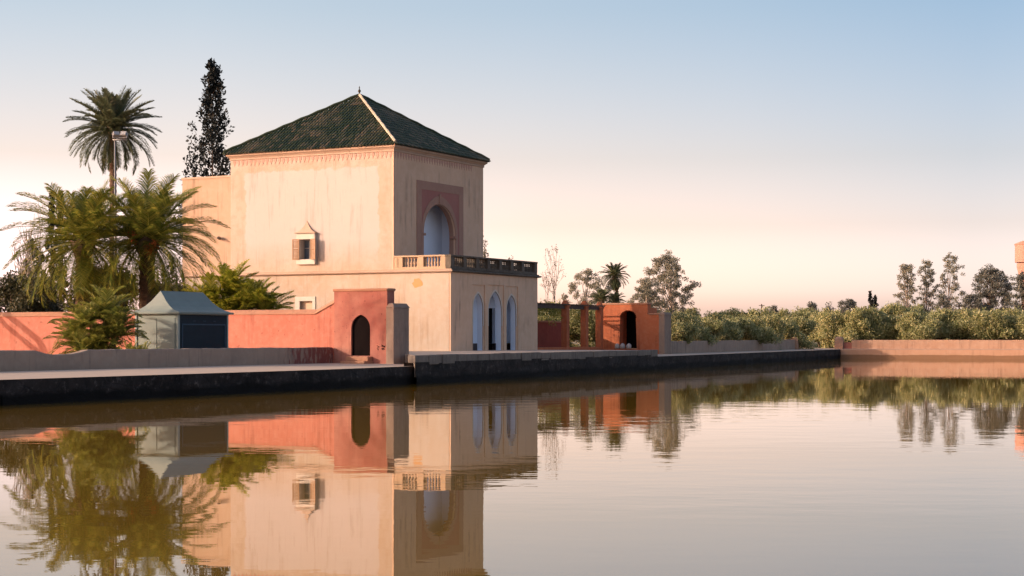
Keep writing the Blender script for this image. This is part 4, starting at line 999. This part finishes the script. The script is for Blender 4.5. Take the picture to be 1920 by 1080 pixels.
lobed('eucalyptus', P3(1738, 242), 'middle one of the three tall slender eucalyptus trees at right', 3.6, zz(483,242), M['euc'], 96, 31, .60, 192, .24, .26, 'palebark', .14, .7)
lobed('eucalyptus', P3(1782, 240), 'tallest airy eucalyptus, rightmost of the three slender ones at right', 4.6, zz(472,240), M['euc'], 97, 33, .62, 175, .24, .30, 'palebark', .14, .8)
lobed('leafy_tree', P3(1765, 236), 'small dark tree filling in under the slender eucalyptus trees', 3.4, zz(547,236), M['eucdark'], 98, 18, .66, 227, .24, .2, 'bark', .12)
lobed('leafy_tree', P3(1858, 230), 'big dark rounded tree at right near the water tower', 7.2, zz(497,230), M['eucdark'], 99, 57, .86, 402, .26, .16, 'bark', .2, .6)
lobed('leafy_tree', P3(1818, 228), 'dark tree with a ragged crown on the left flank of the big rounded tree', 4.4, zz(546,228), M['eucdark'], 100, 23, .74, 297, .26, .15, 'bark', .14)
lobed('leafy_tree', P3(1916, 225), 'dark tree at the right picture edge in front of the water tower', 3.4, zz(505,225), M['eucdark'], 101, 28, .74, 297, .26, .15, 'bark', .14, .6)
lobed('leafy_tree', P3(1592, 260), 'rounded dull green tree over the middle of the olive row', 5.6, zz(557,260), M['eucdark'], 102, 28, .80, 332, .27, .15, 'bark', .16, .6)
tree('leafy_tree', P3(1522, 300), 'small rounded tree top left of the rounded dull green tree', 'tree', 2.7, zz(567,300), M['eucdark'], 103, 3, (6,4,3), (.7,.7,.7), (.8,.7,.6), 0, (.6,.6,.5), 50, .32)
tree('leafy_tree', P3(1551, 300), 'tiny tree top between two rounded trees over the olive row', 'tree', 2.0, zz(568,300), M['eucdark'], 104, 3, (5,4,3), (.6,.7,.7), (.8,.7,.6), 0, (.5,.5,.5), 46, .32)
tree('leafy_tree', P3(1456, 300), 'low tree top behind the olive row near the left utility post', 'tree', 2.6, zz(573,300), M['eucdark'], 105, 3, (5,4,3), (.7,.7,.7), (.8,.7,.6), 0, (.5,.5,.4), 46, .32)
cypress('conifer', P3(1632, 260), 'taller of two dark conifer tips right of the rounded tree', 1.3, zz(547,260), M['cypress'], 106, 7, .3, True, 'conifer')
cypress('conifer', P3(1641, 262), 'shorter of two dark conifer tips right of the rounded tree', 1.2, zz(556,262), M['cypress'], 107, 7, .3, True, 'conifer')
# olive rows
rn = random.Random(21)
protos = [tree('olive_tree', (0,0,0), 'x', 'olive tree', 4.6, 3.1, M['olive'], 200+i, 3, (8,6,5), (1.0,.8,.7), (1.0,.75,.6), .03, (.46,.46,.42), 95, .21, tr=.10, up=.8, asp=.34, group='olive trees in the grove') for i in range(4)]
spots = []
def olive(x, y, s_, lab):
    spots.append((x, y, s_, lab))
nl_ = 'bushy pale green olive tree behind the grey parapet right of the gate'
fl_ = 'bushy pale green olive tree in the row behind the peach far parapet'
bl_ = 'bushy olive tree in the back row of the grove, only its top showing'
for i in range(9):                                                    # behind the right parapet, following its line
    x = 1262 + i*29; D = RL.D(x)+4.5+rn.uniform(0,3); p = at(x, D); olive(p.x, p.y, (zat(588-(3 if x > 1400 else 0), D)-.9)/3.1*rn.uniform(.93,1.07), nl_)
for i in range(13):
    x = 1530+i*34+rn.uniform(-6,6); D = FLn.D(min(x,1900))+7+rn.uniform(0,4); p = at(x, D); ytop = 598 if i == 0 else 580
    olive(p.x, p.y, (zat(ytop, D)-.9)/3.1*rn.uniform(.9,1.06), fl_)
for i in range(17):
    x = 1245+i*42+rn.uniform(-8,8); D = 196+rn.uniform(-4,8); p = at(x, D); olive(p.x, p.y, (zat(581, D)-.9)/3.1*rn.uniform(.92,1.08), bl_)
for i in range(6):
    x = 1018+i*24; D = 138+rn.uniform(0,6); p = at(x, D); olive(p.x, p.y, (zat(578, D)-.9)/3.1*rn.uniform(.9,1.1), 'bushy olive tree seen between the pergola pillars')
for i, (x, y, s_, lab) in enumerate(spots):
    src = protos[i % 4]
    o = src if i < 4 else copy_tree(src)
    o.location = (x, y, .86); o.rotation_euler = (0,0,rn.uniform(0,6.28)); o.scale = (s_*rn.uniform(.85,1.25), s_*rn.uniform(.85,1.25), s_*rn.uniform(.88,1.08)); o['label'] = lab
# vines on the pergola
mb = MB(); rn = random.Random(31)
for i in range(120):
    u = rn.uniform(uB0, pu[-1]-.1); v = rn.uniform(.2, 3.3); z = zb_+rn.triangular(-1.1, .4, -.2); blobs_leaf(mb, (u,v,z), (.4,.35,.24), 44, .12, rn)
mb.build('vine', M['shrub'], pg)
# weeds on the right parapet and by the pool edge
def weed(x, ln, off, s_, lab, seed):
    rn_ = random.Random(seed); p = ln.p(x)+nq2*off; mb_ = MB()
    for i in range(26):
        az = rn_.uniform(0,6.28); l_ = s_*rn_.uniform(.5,1.1); b = Vector((math.cos(az)*.05, math.sin(az)*.05, 0)); t2 = Vector((math.cos(az)*l_*.45, math.sin(az)*l_*.45, l_)); sd_ = Vector((-math.sin(az), math.cos(az), 0))*.02
        mb_.add([b-sd_, b+sd_, (b+t2)/2+sd_+Vector((0,0,l_*.1)), t2, (b+t2)/2-sd_+Vector((0,0,l_*.1))], [(0,1,2,4),(4,2,3)])
    o = mb_.build('weed', M['grass']); o.location = (p.x, p.y, .92); tag(o, lab, 'weed', 'weeds behind the grey parapet'); return o
for i, (x, s_, lab) in enumerate(((1272,1.5,'tall pale weed just right of the right gate buttress'), (1290,1.3,'pale weed second from the right gate behind the parapet'), (1393,1.2,'small weed poking over the middle of the grey parapet'),
        (1436,1.9,'leafy weed clump over the grey parapet toward the corner pier'), (1484,2.1,'spiky weed tuft beside the round topped corner pier'))):
    weed(x, RL, .9, s_, lab, 300+i)
# utility posts
for i, (x, y, D, lab) in enumerate(((1428,570,300,'thin dark utility post left of the small tree tops'), (1562,576,300,'thin dark post beside the rounded dull green tree'), (1798.5,571,236,'dark post right of the tallest eucalyptus'))):
    p = at(x, D); h_ = zat(y, D)-.86; mb = MB(); mb.tube([(0,0,0),(0,0,h_)], [.13,.10], 6)
    mb.tube([(-.5,0,h_-.25),(.5,0,h_-.25)], .05, 4)
    o = mb.build('utility_post', M['timber']); o.location = (p.x, p.y, .86); tag(o, lab, 'post', 'utility posts beyond the grove')
# water tower
wt = at(1937, 400); tw = empty('water_tower', (wt.x, wt.y, .86), 0, 'pink round water tower cut by the right picture edge', 'tower'); k = 400/F
h0, h1, h2 = (zat(y, 400)-.86 for y in (492, 457, 450))
mb = MB(); mb.lathe([(2.6,0),(2.4,h0-8),(2.6,h0-6)], n=20); mb.build('shaft', M['towerpink'], tw, False)
mb = MB(); mb.lathe([(2.61,h0-5.99),(3.7,h0-1),(3.7,h0-.2)], n=28); mb.build('neck', M['towerpink'], tw)
mb = MB(); mb.lathe([(4.1,h0),(4.1,h1-.3),(4.25,h1-.28),(4.25,h1)], n=28); mb.build('tank', M['towerpink'], tw)
mb = MB(); mb.lathe([(4.2,h1+.01),(2.5,h2-.2),(.2,h2)], n=28); mb.build('roof', M['farwall'], tw)
